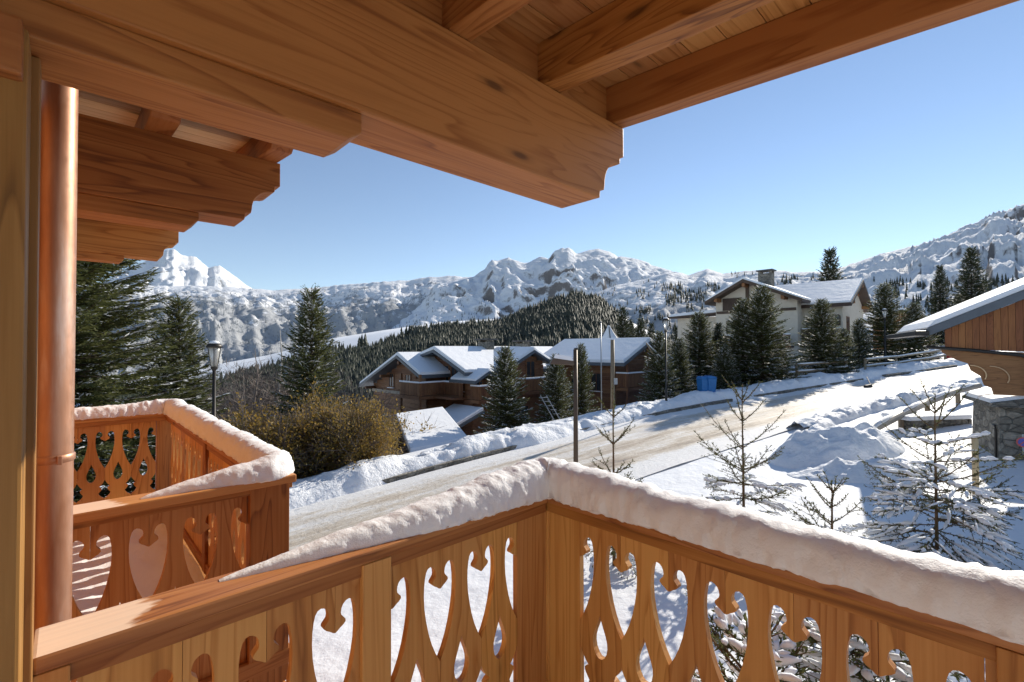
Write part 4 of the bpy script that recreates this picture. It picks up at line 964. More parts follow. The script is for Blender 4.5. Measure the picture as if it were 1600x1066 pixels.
x, y, h = yp(1299, 752, 7.2); place_young(x, y, 74, h, 0.75, 'small young spruce whose thin tip just clears the handrail snow', 0.5, 9)
for i, (a_, b_, hh, rd, sd, lab) in enumerate(((3.1, 1.15, 2.1, 0.9, 81, 'low snow laden spruce behind the railing, next to the corner post'), (2.9, 0.35, 1.9, 1.0, 82, 'low snow laden spruce behind the middle of the front railing'),
                                     (2.75, -0.45, 2.1, 1.0, 83, 'low snow laden spruce behind the right part of the front railing'), (4.2, 0.7, 2.2, 1.0, 84, 'snow laden spruce farther out behind the front railing'))):
    p = bl(a_, b_, 0); place_young(p.x, p.y, sd, hh, rd, lab, 0.98, 10)

# ------------------------------------------------------------------ buildings
def roof_gable(parent, axis, c, half_l, half_r, lo, hi, zr_, slope_l, slope_r, th=0.20, snow=0.28, mat=None, name='roof'):
    """gable roof; axis 'v' -> ridge along local y at x=c; axis 'u' -> ridge along local x at y=c. returns roof object"""
    mb = MB(); sb = MB()
    for (w, sl, sg) in ((half_l, slope_l, -1), (half_r, slope_r, 1)):
        q = [(c, zr_), (c + sg * w, zr_ - sl * w)]
        def pt(k, off, z): return (q[k][0], off, q[k][1] + z) if axis == 'v' else (off, q[k][0], q[k][1] + z)
        mb.hexa([pt(0, lo, -th), pt(1, lo, -th), pt(1, hi, -th), pt(0, hi, -th), pt(0, lo, 0), pt(1, lo, 0), pt(1, hi, 0), pt(0, hi, 0)])
        i = 0.06
        q2 = [(c + sg * 0.0, zr_), (c + sg * (w - i), zr_ - sl * (w - i))]
        def p2(k, off, z): return (q2[k][0], off, q2[k][1] + z) if axis == 'v' else (off, q2[k][0], q2[k][1] + z)
        n = 10; 
        sb.hexa([p2(0, lo + i, .01), p2(1, lo + i, .01), p2(1, hi - i, .01), p2(0, hi - i, .01), p2(0, lo + i * 2, snow), p2(1, lo + i * 2, snow * .8), p2(1, hi - i * 2, snow * .8), p2(0, hi - i * 2, snow)])
    o = mb.build(name, mat or ROOFEDGE, parent); sb.build('roof_snow', SNOW_ROOF, o, bevel=0.04); return o
def planks_wall(parent, x0, x1, y, z0, z1, mat, th=0.12, step=0.32, axis='x', outline=None, name='plank'):
    """log wall of separate planks; axis 'x' -> wall along local x at local y; 'y' -> wall along y at local x=y"""
    z = z0
    while z < z1 - 0.02:
        zt = min(z + step - 0.015, z1)
        a, b = (x0, x1) if outline is None else outline((z + zt) / 2)
        if b - a > 0.1:
            m = MB()
            if axis == 'x': m.box(a, b, y, y + th, z, zt)
            else: m.box(y, y + th, a, b, z, zt)
            m.build(name, mat, parent)
        z += step
def window(parent, x, y, z, w, h, axis='x', out=-1, frame_mat=None, shutters=False, arch=False):
    f = MB(); t = 0.07; d0, d1 = sorted((y + out * 0.05, y - out * 0.06))
    def bx(m, xa, xb, ya, yb, za, zb):
        if axis == 'x': m.box(xa, xb, ya, yb, za, zb)
        else: m.box(ya, yb, xa, xb, za, zb)
    bx(f, x - w / 2 - t, x - w / 2, d0, d1, z - t, z + h + t); bx(f, x + w / 2, x + w / 2 + t, d0, d1, z - t, z + h + t)
    bx(f, x - w / 2, x + w / 2, d0, d1, z + h, z + h + t); bx(f, x - w / 2, x + w / 2, d0, d1, z - t, z); bx(f, x - .02, x + .02, d0, d1, z, z + h)
    o = f.build('window', frame_mat or DX, parent)
    g = MB(); e0, e1 = sorted((y + out * 0.015, y + out * 0.005)); bx(g, x - w / 2, x + w / 2, e0, e1, z, z + h); g.build('pane', GLASS, o)
    s = MB(); bx(s, x - w / 2 - .12, x + w / 2 + .12, *sorted((y + out * .16, y + out * .02)), z - t - .05, z - t); s.build('sill', SNOW_ROOF, o)
    if shutters:
        for sg in (-1, 1):
            s = MB(); xc = x + sg * (w / 2 + t + w * .26); bx(s, xc - w * .24, xc + w * .24, *sorted((y + out * .06, y + out * .02)), z - .03, z + h + .03); s.build('shutter', KZ, o)
    return o
def balcony_rail(parent, pts, zf, h=0.95, mat=None, slat=0.14):
    """balcony front along a polyline of local (x,y)"""
    mat = mat or DZ
    b = thing_part = bpy.data.objects.new('balcony_rail', None); C.objects.link(b); b.parent = parent
    for (a, c) in zip(pts[:-1], pts[1:]):
        a = Vector(a); c = Vector(c); L = (c - a).length; d = (c - a) / L; nrm = Vector((-d.y, d.x))
        ang = math.atan2(d.y, d.x)
        MB().box(0, L, -.05, .05, h - .08, h).build('handrail', DX, b, loc=(a.x, a.y, zf), rot=(0, 0, ang))
        MB().box(0, L, -.05, .05, -.22, 0.02).build('floor_edge', DX, b, loc=(a.x, a.y, zf), rot=(0, 0, ang))
        MB().box(0, L, -.08, .08, h, h + .10).build('rail_snow', SNOW_ROOF, b, loc=(a.x, a.y, zf), rot=(0, 0, ang))
        n = max(1, int(L / slat))
        for i in range(n):
            MB().box((i + .12) * L / n, (i + .88) * L / n, -.02, .02, 0.05, h - .09).build('slat', mat, b, loc=(a.x, a.y, zf), rot=(0, 0, ang))
    return b

# brown chalet in the hollow beyond the road
ch = thing('chalet', 'large brown wooden chalet with several snowy gables and balconies below the road', 'building', (-8, 36, 0), -math.pi / 4)
zb = -8.6
# left wing: gable toward local -y
planks_wall(ch, -5.2, 2.5, 0.0, zb, -0.9, DX, outline=lambda z: (max(-5.2, -(-0.75 - z) / 0.42) if z > -2.9 else -5.2, min(2.5, (-0.75 - z) / 0.45) if z > -1.9 else 2.5))
planks_wall(ch, 0, 9, -5.2, zb, -2.95, DX, axis='y'); planks_wall(ch, 0, 1.8, 2.38, zb, -1.95, DX, axis='y')
roof_gable(ch, 'v', 0.0, 5.95, 3.05, -1.0, 9.0, -0.50, 0.42, 0.46)
for (xx, zz) in ((-2.3, -3.0), (0.1, -3.0), (-3.2, -6.2), (-0.9, -6.2)): window(ch, xx, 0.0, zz, 0.62, 1.0, shutters=False)
MB().box(-5.3, 2.5, -0.10, -0.005, -3.55, -3.3).build('belt_beam', GX, ch)
for xx in (-5.0, -2.6, 0.0, 2.3):
    MB().box(xx - .1, xx + .1, -0.85, -0.005, -1.15 - 0.43 * abs(xx), -0.93 - 0.43 * abs(xx)).build('purlin_end', DX, ch)
balcony_rail(ch, [(0.9, -1.2), (3.4, -1.2), (3.4, 0.9), (5.6, 0.9)], -3.35)
MB().box(0.9, 3.4, -1.2, -0.01, -3.5, -3.36).build('balcony_floor', DX, ch); MB().box(2.55, 5.6, 0.0, 1.75, -3.51, -3.37).build('balcony_floor', DX, ch)
for xx in (0.9, 3.35): MB().box(xx - .08, xx + .08, -1.2, -1.04, -8, -1.8).build('balcony_post', DZ, ch)
# main body, ridge along local y
planks_wall(ch, -0.2, 5.4, 1.8, zb, -0.25, DX, outline=lambda z: (max(-0.2, 2.2 - (-0.3 - z) / 0.40) if z > -1.2 else -0.2, min(5.4, 2.2 + (-0.3 - z) / 0.42) if z > -1.6 else 5.4))
planks_wall(ch, 1.8, 10.5, 5.3, zb, -1.75, DX, axis='y'); planks_wall(ch, 1.8, 14, -0.2, zb, -1.3, DX, axis='y')
roof_gable(ch, 'v', 2.2, 2.6, 3.75, 0.75, 14.6, -0.06, 0.24, 0.43)
for xx in (2.4, 3.6, 4.6): window(ch, xx, 1.8, -3.0, 0.8, 1.7)
window(ch, 1.2, 1.8, -1.6, 0.7, 0.6)
# projecting bay with its own gable toward local +x
planks_wall(ch, 5.2, 8.4, 6.3, zb, -0.35, DX, axis='y', outline=lambda z: (max(5.2, 6.8 - (-0.4 - z) / .45) if z > -1.1 else 5.2, min(8.4, 6.8 + (-0.4 - z) / .45) if z > -1.1 else 8.4))
planks_wall(ch, 5.3, 6.35, 5.2, zb, -1.2, DX); planks_wall(ch, 5.3, 6.35, 8.3, zb, -1.2, DX)
roof_gable(ch, 'u', 6.8, 1.95, 1.95, 2.6, 7.0, -0.12, 0.45, 0.45)
window(ch, 6.9, 6.42, -2.3, 0.9, 1.3, axis='y', out=1); window(ch, 6.2, 6.42, -5.6, 0.8, 1.2, axis='y', out=1)
balcony_rail(ch, [(6.4, 5.3), (7.3, 5.3), (7.3, 8.4), (6.4, 8.4)], -3.2); MB().box(6.43, 7.3, 5.3, 8.4, -3.36, -3.22).build('balcony_floor', DX, ch)
# porch gable and lean-to
roof_gable(ch, 'u', 2.1, 1.35, 1.35, 4.2, 7.1, -1.55, 0.5, 0.5, th=0.16, snow=0.2)
planks_wall(ch, 1.2, 3.0, 6.2, -8, -2.2, DX, axis='y', outline=lambda z: (1.2, 3.0)); planks_wall(ch, 5.4, 6.2, 1.2, -8, -2.2, DX)
window(ch, 1.75, 6.32, -3.3, 0.5, 1.0, axis='y', out=1)
balcony_rail(ch, [(6.35, 1.0), (7.2, 1.0), (7.2, 4.9)], -3.5); MB().box(6.33, 7.2, 1.0, 4.9, -3.66, -3.52).build('balcony_floor', DX, ch)
o = MB().hexa([(4.2, -1.3, -5.15), (7.6, -1.3, -5.15), (7.6, 1.15, -4.3), (4.2, 1.15, -4.3), (4.2, -1.3, -4.98), (7.6, -1.3, -4.98), (7.6, 1.15, -4.13), (4.2, 1.15, -4.13)]).build('lean_to_roof', ROOFEDGE, ch)
MB().hexa([(4.3, -1.25, -4.97), (7.5, -1.25, -4.97), (7.5, 1.1, -4.13), (4.3, 1.1, -4.13), (4.3, -1.2, -4.75), (7.5, -1.2, -4.75), (7.5, 1.1, -3.92), (4.3, 1.1, -3.92)]).build('roof_snow', SNOW_ROOF, o, bevel=0.03)
for xx in (4.4, 5.9, 7.4): MB().box(xx - .09, xx + .09, -1.15, -0.97, zb, -5.1).build('lean_to_post', DZ, ch)
# right block, ridge along local x
roof_gable(ch, 'u', 14.5, 4.0, 4.0, 3.6, 12.5, 0.58, 0.425, 0.425, snow=0.32)
planks_wall(ch, 4.0, 11.2, 11.4, zb, -0.95, DX); planks_wall(ch, 11.4, 17.6, 11.1, zb, 0.3, DX, axis='y', outline=lambda z: (max(11.4, 14.5 - (0.38 - z) / .43) if z > -.95 else 11.4, min(17.6, 14.5 + (0.38 - z) / .43) if z > -.95 else 17.6))
balcony_rail(ch, [(11.3, 11.3), (12.3, 11.3), (12.3, 17.6)], -3.0, 1.1); MB().box(11.25, 12.3, 11.3, 17.6, -3.16, -3.02).build('balcony_floor', DX, ch)
for yy in (11.35, 14.4, 17.5): MB().box(12.15, 12.3, yy - .08, yy + .08, zb, -0.8 + (0.9 if yy == 14.4 else 0)).build('balcony_post', DZ, ch)
for xx in (5.4, 7.4, 9.4): window(ch, xx, 11.4, -3.3, 0.9, 1.3); window(ch, xx, 11.4, -6.4, 0.9, 1.3)
for (xx, yy, zz) in ((2.3, 6.0, 0.0), (2.2, 10.5, -0.1)):
    c_ = MB().box(xx - .55, xx + .55, yy - .4, yy + .4, zz - .5, zz + .55).build('chimney', STONE, ch)
    MB().box(xx - .8, xx + .8, yy - .6, yy + .6, zz + .72, zz + .82).build('chimney_slab', SLATE, c_)
    for sx in (-.45, .45): MB().box(xx + sx - .07, xx + sx + .07, yy - .3, yy + .3, zz + .55, zz + .72).build('chimney_leg', STONE, c_)
# conical tower roof behind it
p = at(951, 505, 52); zt_ = p.z; zq = at(951, 533, 52).z
tw_ = thing('tower', 'conical tower roof with a finial behind the brown chalet', 'tower', (p.x, p.y, 0), 0.2)
MB().lathe([(1.35, -9), (1.35, zq - .3)], seg=12).build('tower_wall', DZ, tw_)
MB().lathe([(1.9, zq - .5), (1.15, zq + .15), (0.62, zq + .9), (0.22, zt_ - .45), (0.05, zt_ - .2)], seg=12).build('cone_roof', SNOW_ROOF, tw_, smooth=False)
for k in range(6):
    a = k * math.pi / 3 + .26; MB().tube([(1.95 * math.cos(a), 1.95 * math.sin(a), zq - .48), (1.2 * math.cos(a), 1.2 * math.sin(a), zq + .17), (.66 * math.cos(a), .66 * math.sin(a), zq + .93), (.24 * math.cos(a), .24 * math.sin(a), zt_ - .4)], .045, 5).build('roof_rib', METAL_DARK, tw_)
MB().lathe([(.10, zt_ - .3), (.05, zt_ - .1), (.10, zt_), (.04, zt_ + .15), (.015, zt_ + .75)], seg=8).build('finial', METAL_DARK, tw_)

# cream chalet up the road
wc = thing('chalet', 'cream rendered chalet with dark timber, arched windows and stone chimney above the road', 'building', (22.6, 45, 0), -math.pi / 4)
wb = -4.0
def gab(z, zc_, c, sl): return (zc_ - z) / sl
MB().prism([(-3.0, wb), (4.2, wb), (4.2, 4.45), (0, 6.15), (-3.0, 4.75)], 0, 0.3).build('gable_wall', RENDER, wc)
MB().box(-3.0, -2.7, 0.3, 9, wb, 4.7).build('side_wall', RENDER, wc); MB().box(3.9, 4.2, 0.3, 2.3, wb, 4.4).build('side_wall', RENDER, wc)
roof_gable(wc, 'v', 0.0, 3.6, 4.9, -1.3, 10, 6.5, 0.52, 0.45, th=0.30, snow=0.22, mat=KX)
for (xx, dz_) in ((-2.6, 0), (0, 1.25), (3.3, -.15)): MB().box(xx - .14, xx + .14, -1.15, 0.0, 4.55 + dz_, 4.9 + dz_).build('purlin_end', AX, wc)
MB().box(-2.9, 4.1, -0.12, -0.004, 3.4, 3.65).build('timber_band', KX, wc); MB().box(-.15, .15, -0.12, -0.004, 3.65, 6.0).build('timber_stud', KZ, wc)
for xx in (-1.4, 1.2): MB().box(xx - .9, xx + .9, -0.10, -0.003, 3.7, 4.9).build('timber_panel', KZ, wc)
window(wc, -1.4, 0, 1.2, 1.0, 1.4, frame_mat=KX); window(wc, 1.4, 0, 1.2, 1.0, 1.4, frame_mat=KX); window(wc, 0.0, 0, -1.8, 1.4, 1.6, frame_mat=KX)
balcony_rail(wc, [(-2.9, -1.1), (3.9, -1.1)], 0.2, 1.0, KZ); MB().box(-2.9, 3.9, -1.1, 0, 0.05, 0.18).build('balcony_floor', KX, wc)
# right block
MB().box(4.2, 7.2, 2.0, 2.3, wb, 4.3).build('front_wall', RENDER, wc); MB().prism([(2.3, wb), (12.2, wb), (12.2, 4.1), (7.2, 6.2), (2.3, 4.1)], 6.9, 7.2, 'x').build('gable_wall', RENDER, wc)
roof_gable(wc, 'u', 7.2, 6.0, 5.8, 0.3, 8.0, 6.44, 0.425, 0.43, th=0.28, snow=0.22, mat=KX)
MB().prism([(4.4, 5.15), (10.0, 5.15), (7.2, 6.1)], 7.205, 7.3, 'x').build('gable_boarding', AZ, wc)
for yy in (3.0, 7.2, 11.4): MB().box(7.2, 7.95, yy - .13, yy + .13, 5.75 - 0.43 * abs(yy - 7.2), 6.05 - 0.43 * abs(yy - 7.2)).build('purlin_end', AX, wc)
def arch_pts(xc, w, z0, h): return [(xc - w / 2, z0), (xc + w / 2, z0)] + [(xc + w / 2 * math.cos(t), z0 + h - w * .35 + w * .35 * math.sin(t)) for t in np.linspace(0, math.pi, 9)]
for (xc, w, z0, h) in ((5.4, 1.9, 1.2, 1.9), (4.55 - .2, 0.01, 1.9, 1.0)):
    if w < .1: continue
    a_ = MB().prism(arch_pts(xc, w, z0, h), 1.93, 1.998).build('arched_window', KX, wc); MB().prism(arch_pts(xc, w - .25, z0 + .1, h - .25), 1.915, 1.928).build('pane', GLASS, a_)
a_ = MB().prism(arch_pts(6.75, .6, 2.0, 1.0), 1.93, 1.998).build('arched_window', KX, wc); MB().prism(arch_pts(6.75, .45, 2.07, .85), 1.915, 1.928).build('pane', GLASS, a_)
balcony_rail(wc, [(4.3, 1.0), (7.2, 1.0)], 0.7, 1.0, KZ); MB().box(4.3, 7.2, 1.0, 2.0, 0.55, 0.68).build('balcony_floor', KX, wc)
MB().box(4.3, 4.5, 1.0, 2.0, 0.1, 0.54).build('balcony_bracket', KX, wc); MB().box(6.9, 7.1, 1.0, 2.0, 0.1, 0.54).build('balcony_bracket', KX, wc)
window(wc, 4.0 + .2, 7.2, 1.3, 1.1, 1.5, axis='y', out=1, frame_mat=AX); window(wc, 9.5, 7.2, 1.3, 1.1, 1.5, axis='y', out=1, frame_mat=AX); window(wc, 5.6, 2.0, -2.0, 1.6, 1.8, frame_mat=KX)
# left low wing
MB().box(-8.0, -3.01, 2.0, 7.0, wb, 3.3).build('low_wing', RENDER, wc); window(wc, -5.5, 2.0, 1.0, 1.3, 1.4, frame_mat=KX)
o = MB().hexa([(-8.8, 1.2, 3.25), (-3.05, 1.2, 3.5), (-3.05, 7.6, 3.9), (-8.8, 7.6, 3.6), (-8.8, 1.2, 3.45), (-3.05, 1.2, 3.7), (-3.05, 7.6, 4.1), (-8.8, 7.6, 3.8)]).build('low_roof', KX, wc)
MB().hexa([(-8.7, 1.3, 3.46), (-3.1, 1.3, 3.71), (-3.1, 7.5, 4.11), (-8.7, 7.5, 3.81), (-8.5, 1.4, 3.75), (-3.1, 1.4, 4.05), (-3.1, 7.4, 4.4), (-8.5, 7.4, 4.1)]).build('roof_snow', SNOW_ROOF, o, bevel=.06)
c_ = MB().box(0.2, 1.4, 2.4, 3.4, 5.4, 7.35).build('chimney', STONE, wc); MB().box(0.05, 1.55, 2.25, 3.55, 7.6, 7.72).build('chimney_slab', SLATE, c_)
for (sx, sy) in ((.3, 2.5), (1.3, 2.5), (.3, 3.3), (1.3, 3.3)): MB().box(sx - .09, sx + .09, sy - .09, sy + .09, 7.35, 7.6).build('chimney_leg', STONE, c_)
# small brown house farther along
p = at(1408, 500, 62); fh = thing('small_house', 'small distant brown house behind the spruces by the log rail fence', 'building', (p.x, p.y, 0), -math.pi / 4)
MB().prism([(-3, -4), (3, -4), (3, 3.6), (0, 4.7), (-3, 3.6)], 0, 6).build('wall', AZ, fh); roof_gable(fh, 'v', 0, 3.9, 3.9, -.8, 6.5, 5.0, .37, .37, mat=KX)
window(fh, -1.2, 0, 1.6, .8, 1.1); window(fh, 1.2, 0, 1.6, .8, 1.1)

# wooden annexe at the right edge
ax = thing('annexe', 'wooden annexe with snowy sloping roof, curved timber bracket and rubble stone base', 'building', (12.56, 12.1, 0), math.atan2(-0.527, 0.85))
def zro(u): return 0.52 + 0.49 * (u + 1.5)
gb = -3.1
o = MB().hexa([(-1.5, -0.45, zro(-1.5) - .22), (5.5, -0.45, zro(5.5) - .22), (5.5, 4.6, zro(5.5) - .22), (-1.5, 4.6, zro(-1.5) - .22), (-1.5, -0.45, zro(-1.5)), (5.5, -0.45, zro(5.5)), (5.5, 4.6, zro(5.5)), (-1.5, 4.6, zro(-1.5))]).build('roof', ROOFEDGE, ax)
MB().hexa([(-1.48, -0.42, zro(-1.48) + .004), (5.5, -0.42, zro(5.5) + .004), (5.5, 4.5, zro(5.5) + .004), (-1.48, 4.5, zro(-1.48) + .004), (-1.3, -0.38, zro(-1.3) + .14), (5.5, -0.38, zro(5.5) + .16), (5.5, 4.4, zro(5.5) + .16), (-1.3, 4.4, zro(-1.3) + .14)]).build('roof_snow', SNOW_ROOF, o, bevel=.03)
MB().box(-1.75, -1.45, -0.5, 4.7, zro(-1.5) - .20, zro(-1.5) - .06).build('gutter', METAL_DARK, ax, bevel=.03)
# upper wall of vertical planks following the roof
u0 = -1.05; k = 0
while u0 < 4.8:
    u1 = u0 + 0.135; low = -0.02 - 0.06 * (u0 + 1.05) if u0 < 0.62 else -1.25
    if not (0.62 <= u0 < 0.84):
        MB().prism([(u0, low), (u1 - .008, low), (u1 - .008, zro(u1) - .26), (u0, zro(u0) - .26)], 0.0, 0.05).build('wall_plank', AZ, ax)
    u0 = u1
MB().prism([(-1.12, -0.02), (0.62, -0.14), (0.62, -1.22), (-0.12, -1.22), (-0.16, -1.05), (-0.30, -0.98), (-0.36, -0.75), (-0.55, -0.60), (-0.60, -0.42), (-0.82, -0.33), (-1.12, -0.12)], 0.012, 0.062).build('console_panel', AX, ax)
for (uu, zz, s_) in ((-0.42, -0.72, .34), (-0.05, -0.78, .40)):
    MB().tube([(uu + s_ * .9 * math.sin(t) - .15, -0.012, zz + s_ * .75 * math.cos(t)) for t in np.linspace(0.0, 2.0, 9)], .014, 5).build('carved_line', PX, ax)
for zz in np.arange(-1.2, 1.75, .42):
    MB().box(.635, .83, -0.10, 0.06, zz, zz + .40).build('corner_log', GZ, ax, bevel=.03)
for kk in range(11): MB().box(.90, 2.6, -0.035, -0.002, -1.15 + kk * .13, -1.15 + kk * .13 + .12).build('shutter_slat', KX, ax)
MB().box(.88, 4.8, -0.32, 0.0, 0.42, 0.50).build('ledge', AX, ax); MB().box(.88, 4.8, -0.32, 0.0, 0.503, 0.60).build('ledge_snow', SNOW_ROOF, ax, bevel=.03)
MB().tube([(-1.45, -0.07, 0.02), (-0.6, -0.09, -0.06), (0.35, -0.09, -0.19), (0.50, -0.09, -0.26), (0.54, -0.09, -0.42), (0.54, -0.09, -1.2), (0.54, -0.12, -1.9), (0.54, -0.14, -2.2)], .045, 8).build('downpipe', METAL_DARK, ax, smooth=True)
MB().tube([(0.50, -0.16, -2.2), (0.47, -0.16, -3.2)], .055, 8).build('downpipe_shoe', METAL_GREY, ax, smooth=True)
MB().hexa([(-.05, 0, gb), (5, 0, gb), (5, 2.35, gb), (-.05, 2.35, gb), (.0, .06, -1.45), (5, .06, -1.45), (5, 2.3, -1.45), (.0, 2.3, -1.45)]).build('stone_base', STONE, ax)
o = MB().hexa([(-.22, -.16, -1.52), (.62, -.16, -1.50), (.62, 2.5, -1.50), (-.22, 2.5, -1.52), (-.2, -.14, -1.44), (.62, -.02, -1.25), (.62, 2.5, -1.25), (-.2, 2.5, -1.44)]).build('stone_coping', STONE, ax)
for (v0, v1) in ((0.02, 1.0), (1.1, 2.4)): MB().hexa([(-.2, v0, -1.435), (.5, v0, -1.28), (.5, v1, -1.28), (-.2, v1, -1.435), (-.15, v0 + .05, -1.33), (.4, v0 + .05, -1.2), (.4, v1 - .05, -1.2), (-.15, v1 - .05, -1.33)]).build('coping_snow', SNOW_ROOF, ax, bevel=.02)
MB().box(.63, 5, -0.22, 0.05, -1.5, -1.38).build('sill_beam', AX, ax); MB().box(.66, 5, -0.26, 0.0, -1.378, -1.26).build('sill_snow', SNOW_ROOF, ax, bevel=.03)
for kk in range(7): MB().box(.64, 5, -0.04, 0.02, gb + kk * .235, gb + kk * .235 + .22).build('base_log', KX, ax, bevel=.02)
MB().tube([(-.02, .55, -2.05), (-.06, .25, -2.05), (-.06, .2, -2.1), (-.06, .2, -3.0)], .025, 6).build('wall_conduit', METAL_DARK, ax)
sg = thing('no_parking_sign', 'small round blue and red no parking sign on the stone base of the annexe', 'sign', (12.56 + .85 * .33 - .527 * .21, 12.1 - .527 * .33 - .85 * .21, -2.36), math.atan2(-0.527, 0.85))
m = MB(); m.lathe([(0.125, -.006), (0.125, .006)], seg=24); o = m.build('sign_rim', SIGN_W, sg, rot=(math.pi / 2, 0, 0)); m = MB(); m.lathe([(0.095, .0065), (0.095, .009)], seg=24); m.build('sign_face', SIGN_B, o)
MB().box(-.011, .011, -.012, -.0095, -.09, .09).build('slash', SIGN_W, sg, rot=(0, math.radians(45), 0))
MB().box(-.015, .015, .007, .02, -.3, .2).build('sign_post', METAL_GREY, sg)

# snow covered shed roof below the bank
pts = [atz(640, 706, -4.55), atz(733, 686, -4.45), at(692, 637, 29.5), None]; pts[3] = pts[0] + (pts[2] - pts[1])
sh = thing('shed', 'low shed with a smooth snow covered roof just beyond the snow bank', 'shed', (0, 0, 0), 0)
q = [Vector(p) for p in pts]
o = MB().hexa([p - Vector((0, 0, .30)) for p in q] + [p - Vector((0, 0, .12)) for p in q]).build('roof', SLATE, sh)
ctr = sum(q, Vector()) / 4
MB().hexa([p.lerp(ctr, .012) - Vector((0, 0, .118)) for p in q] + [p.lerp(ctr, .03) + Vector((0, 0, .10)) for p in q]).build('roof_snow', SNOW_ROOF, o, bevel=.05)
MB().hexa([p.lerp(ctr, .12) - Vector((0, 0, 3.2)) for p in q] + [p.lerp(ctr, .12) - Vector((0, 0, .31)) for p in q]).build('wall', DX, sh)

# ------------------------------------------------------------------ street furniture
def lantern(px, top_py, depth, label, base=None):
    p = at(px, top_py, depth); g = gz1(p.x, p.y) if base is None else base; H = p.z - g
    t = thing('street_lantern', label, 'street lamp', (p.x, p.y, g), 0, 'lantern street lamps')
    MB().tube([(0, 0, -.3), (0, 0, .9), (0, 0, .92), (0, 0, H - .72)], [.07, .065, .05, .042], 10).build('pole', METAL_DARK, t, smooth=True)
    MB().lathe([(.03, H - .78), (.075, H - .70), (.085, H - .66), (.06, H - .64)], seg=12).build('collar', METAL_DARK, t)
    MB().lathe([(.075, H - .64), (.115, H - .30), (.145, H - .13)], seg=12).build('lantern_glass', LANTERN, t, smooth=True)
    for k in range(4):
        a = k * math.pi / 2 + .5; MB().tube([(.08 * math.cos(a), .08 * math.sin(a), H - .64), (.150 * math.cos(a), .150 * math.sin(a), H - .12)], .009, 5).build('lantern_bar', METAL_DARK, t)
    c_ = MB().lathe([(.185, H - .14), (.19, H - .10), (.15, H - .04), (.08, H - .01), (.03, H), (.012, H + .05)], seg=14).build('lantern_hood', METAL_DARK, t, smooth=True)
    MB().lathe([(.13, H - .035), (.10, H + .02), (.03, H + .045)], seg=12).build('hood_snow', SNOW_TREE, c_, smooth=True); return t
lantern(335, 535, 12.5, 'dark metal lantern street lamp behind the next balcony, beside the slim spruce')
lantern(1040, 497, 24.5, 'dark metal lantern street lamp among snowy spruces right of the wooden pole')
lantern(1382, 483, 34.5, 'dark metal lantern street lamp at the log rail fence')
p = at(899, 545, 13.0); g = gz1(p.x, p.y)
al = thing('street_lamp', 'brown street lamp with a flat snow topped arm head beside the road', 'street lamp', (p.x, p.y, g), 0)
H = p.z - g
MB().tube([(0, 0, -.3), (0, 0, 1.0), (0, 0, H - .02)], [.075, .068, .058], 10).build('pole', flat_mat('brown_painted_metal', (0.10, 0.065, 0.04), .5, .3), al, smooth=True)
MB().box(-.03, .06, -.07, .07, H - .02, H + .02).build('pole_cap', METAL_DARK, al)
hd = MB().hexa([(-.72, -.13, H - .42), (-.04, -.10, H - .46), (-.04, .10, H - .46), (-.72, .13, H - .42), (-.62, -.09, H - .26), (-.04, -.07, H - .34), (-.04, .07, H - .34), (-.62, .09, H - .26)]).build('lamp_head', flat_mat('brown_lamp_metal', (0.13, 0.085, 0.055), .5, .2), al, bevel=.02)
MB().hexa([(-.60, -.085, H - .258), (-.06, -.07, H - .338), (-.06, .07, H - .338), (-.60, .085, H - .258), (-.56, -.07, H - .15), (-.1, -.055, H - .22), (-.1, .055, H - .22), (-.56, .07, H - .15)]).build('head_snow', SNOW_TREE, hd, bevel=.015)
p = at(957, 531, 27.0); g = gz1(p.x, p.y); H = p.z - g
up_ = thing('wooden_pole', 'wooden utility pole with a small grey box beside the road bank', 'pole', (p.x, p.y, g), 0)
MB().tube([(0, 0, -.4), (0, 0, H)], [.14, .11], 10).build('shaft', GZ, up_, smooth=True); MB().box(.02, .22, -.25, -.12, H - 2.55, H - 2.2).build('meter_box', METAL_GREY, up_)
p = at(939, 505, 31.0); g = gz1(p.x, p.y)
fp = thing('flagpole', 'thin pale flagpole in front of the brown chalet', 'flagpole', (p.x, p.y, g), 0); MB().tube([(0, 0, -.3), (0, 0, p.z - g)], [.05, .035], 8).build('shaft', METAL_GREY, fp, smooth=True); MB().lathe([(.02, p.z - g), (.06, p.z - g + .06), (.01, p.z - g + .12)], seg=8).build('finial', METAL_GREY, fp)
a, b = at(1010, 536, 27.5), at(1036, 562, 27.2)
lp = thing('leaning_pole', 'snow covered pole leaning by the lantern near the brown chalet', 'pole', tuple(b), 0); MB().tube([(0, 0, -.6), tuple(Vector(a) - Vector(b))], .045, 6).build('shaft', GZ, lp); MB().tube([(0, -.0, .03), tuple(Vector(a) - Vector(b) + Vector((0, 0, .04)))], .035, 6).build('snow', SNOW_TREE, lp)
a, b = at(849, 618, 25.0), at(872, 650, 24.6)
ld = thing('ladder', 'small metal ladder leaning among the spruces below the road bank', 'ladder', tuple(b), 0); dv = Vector(a) - Vector(b)
for s_ in (-.16, .16): MB().tube([(s_, 0, -.3), tuple(dv + Vector((s_, 0, 0)))], .025, 6).build('rail', METAL_GREY, ld)
for k in range(5): c_ = dv * (k / 5 + .1); MB().tube([(c_.x - .16, c_.y, c_.z), (c_.x + .16, c_.y, c_.z)], .016, 5).build('rung', METAL_GREY, ld)
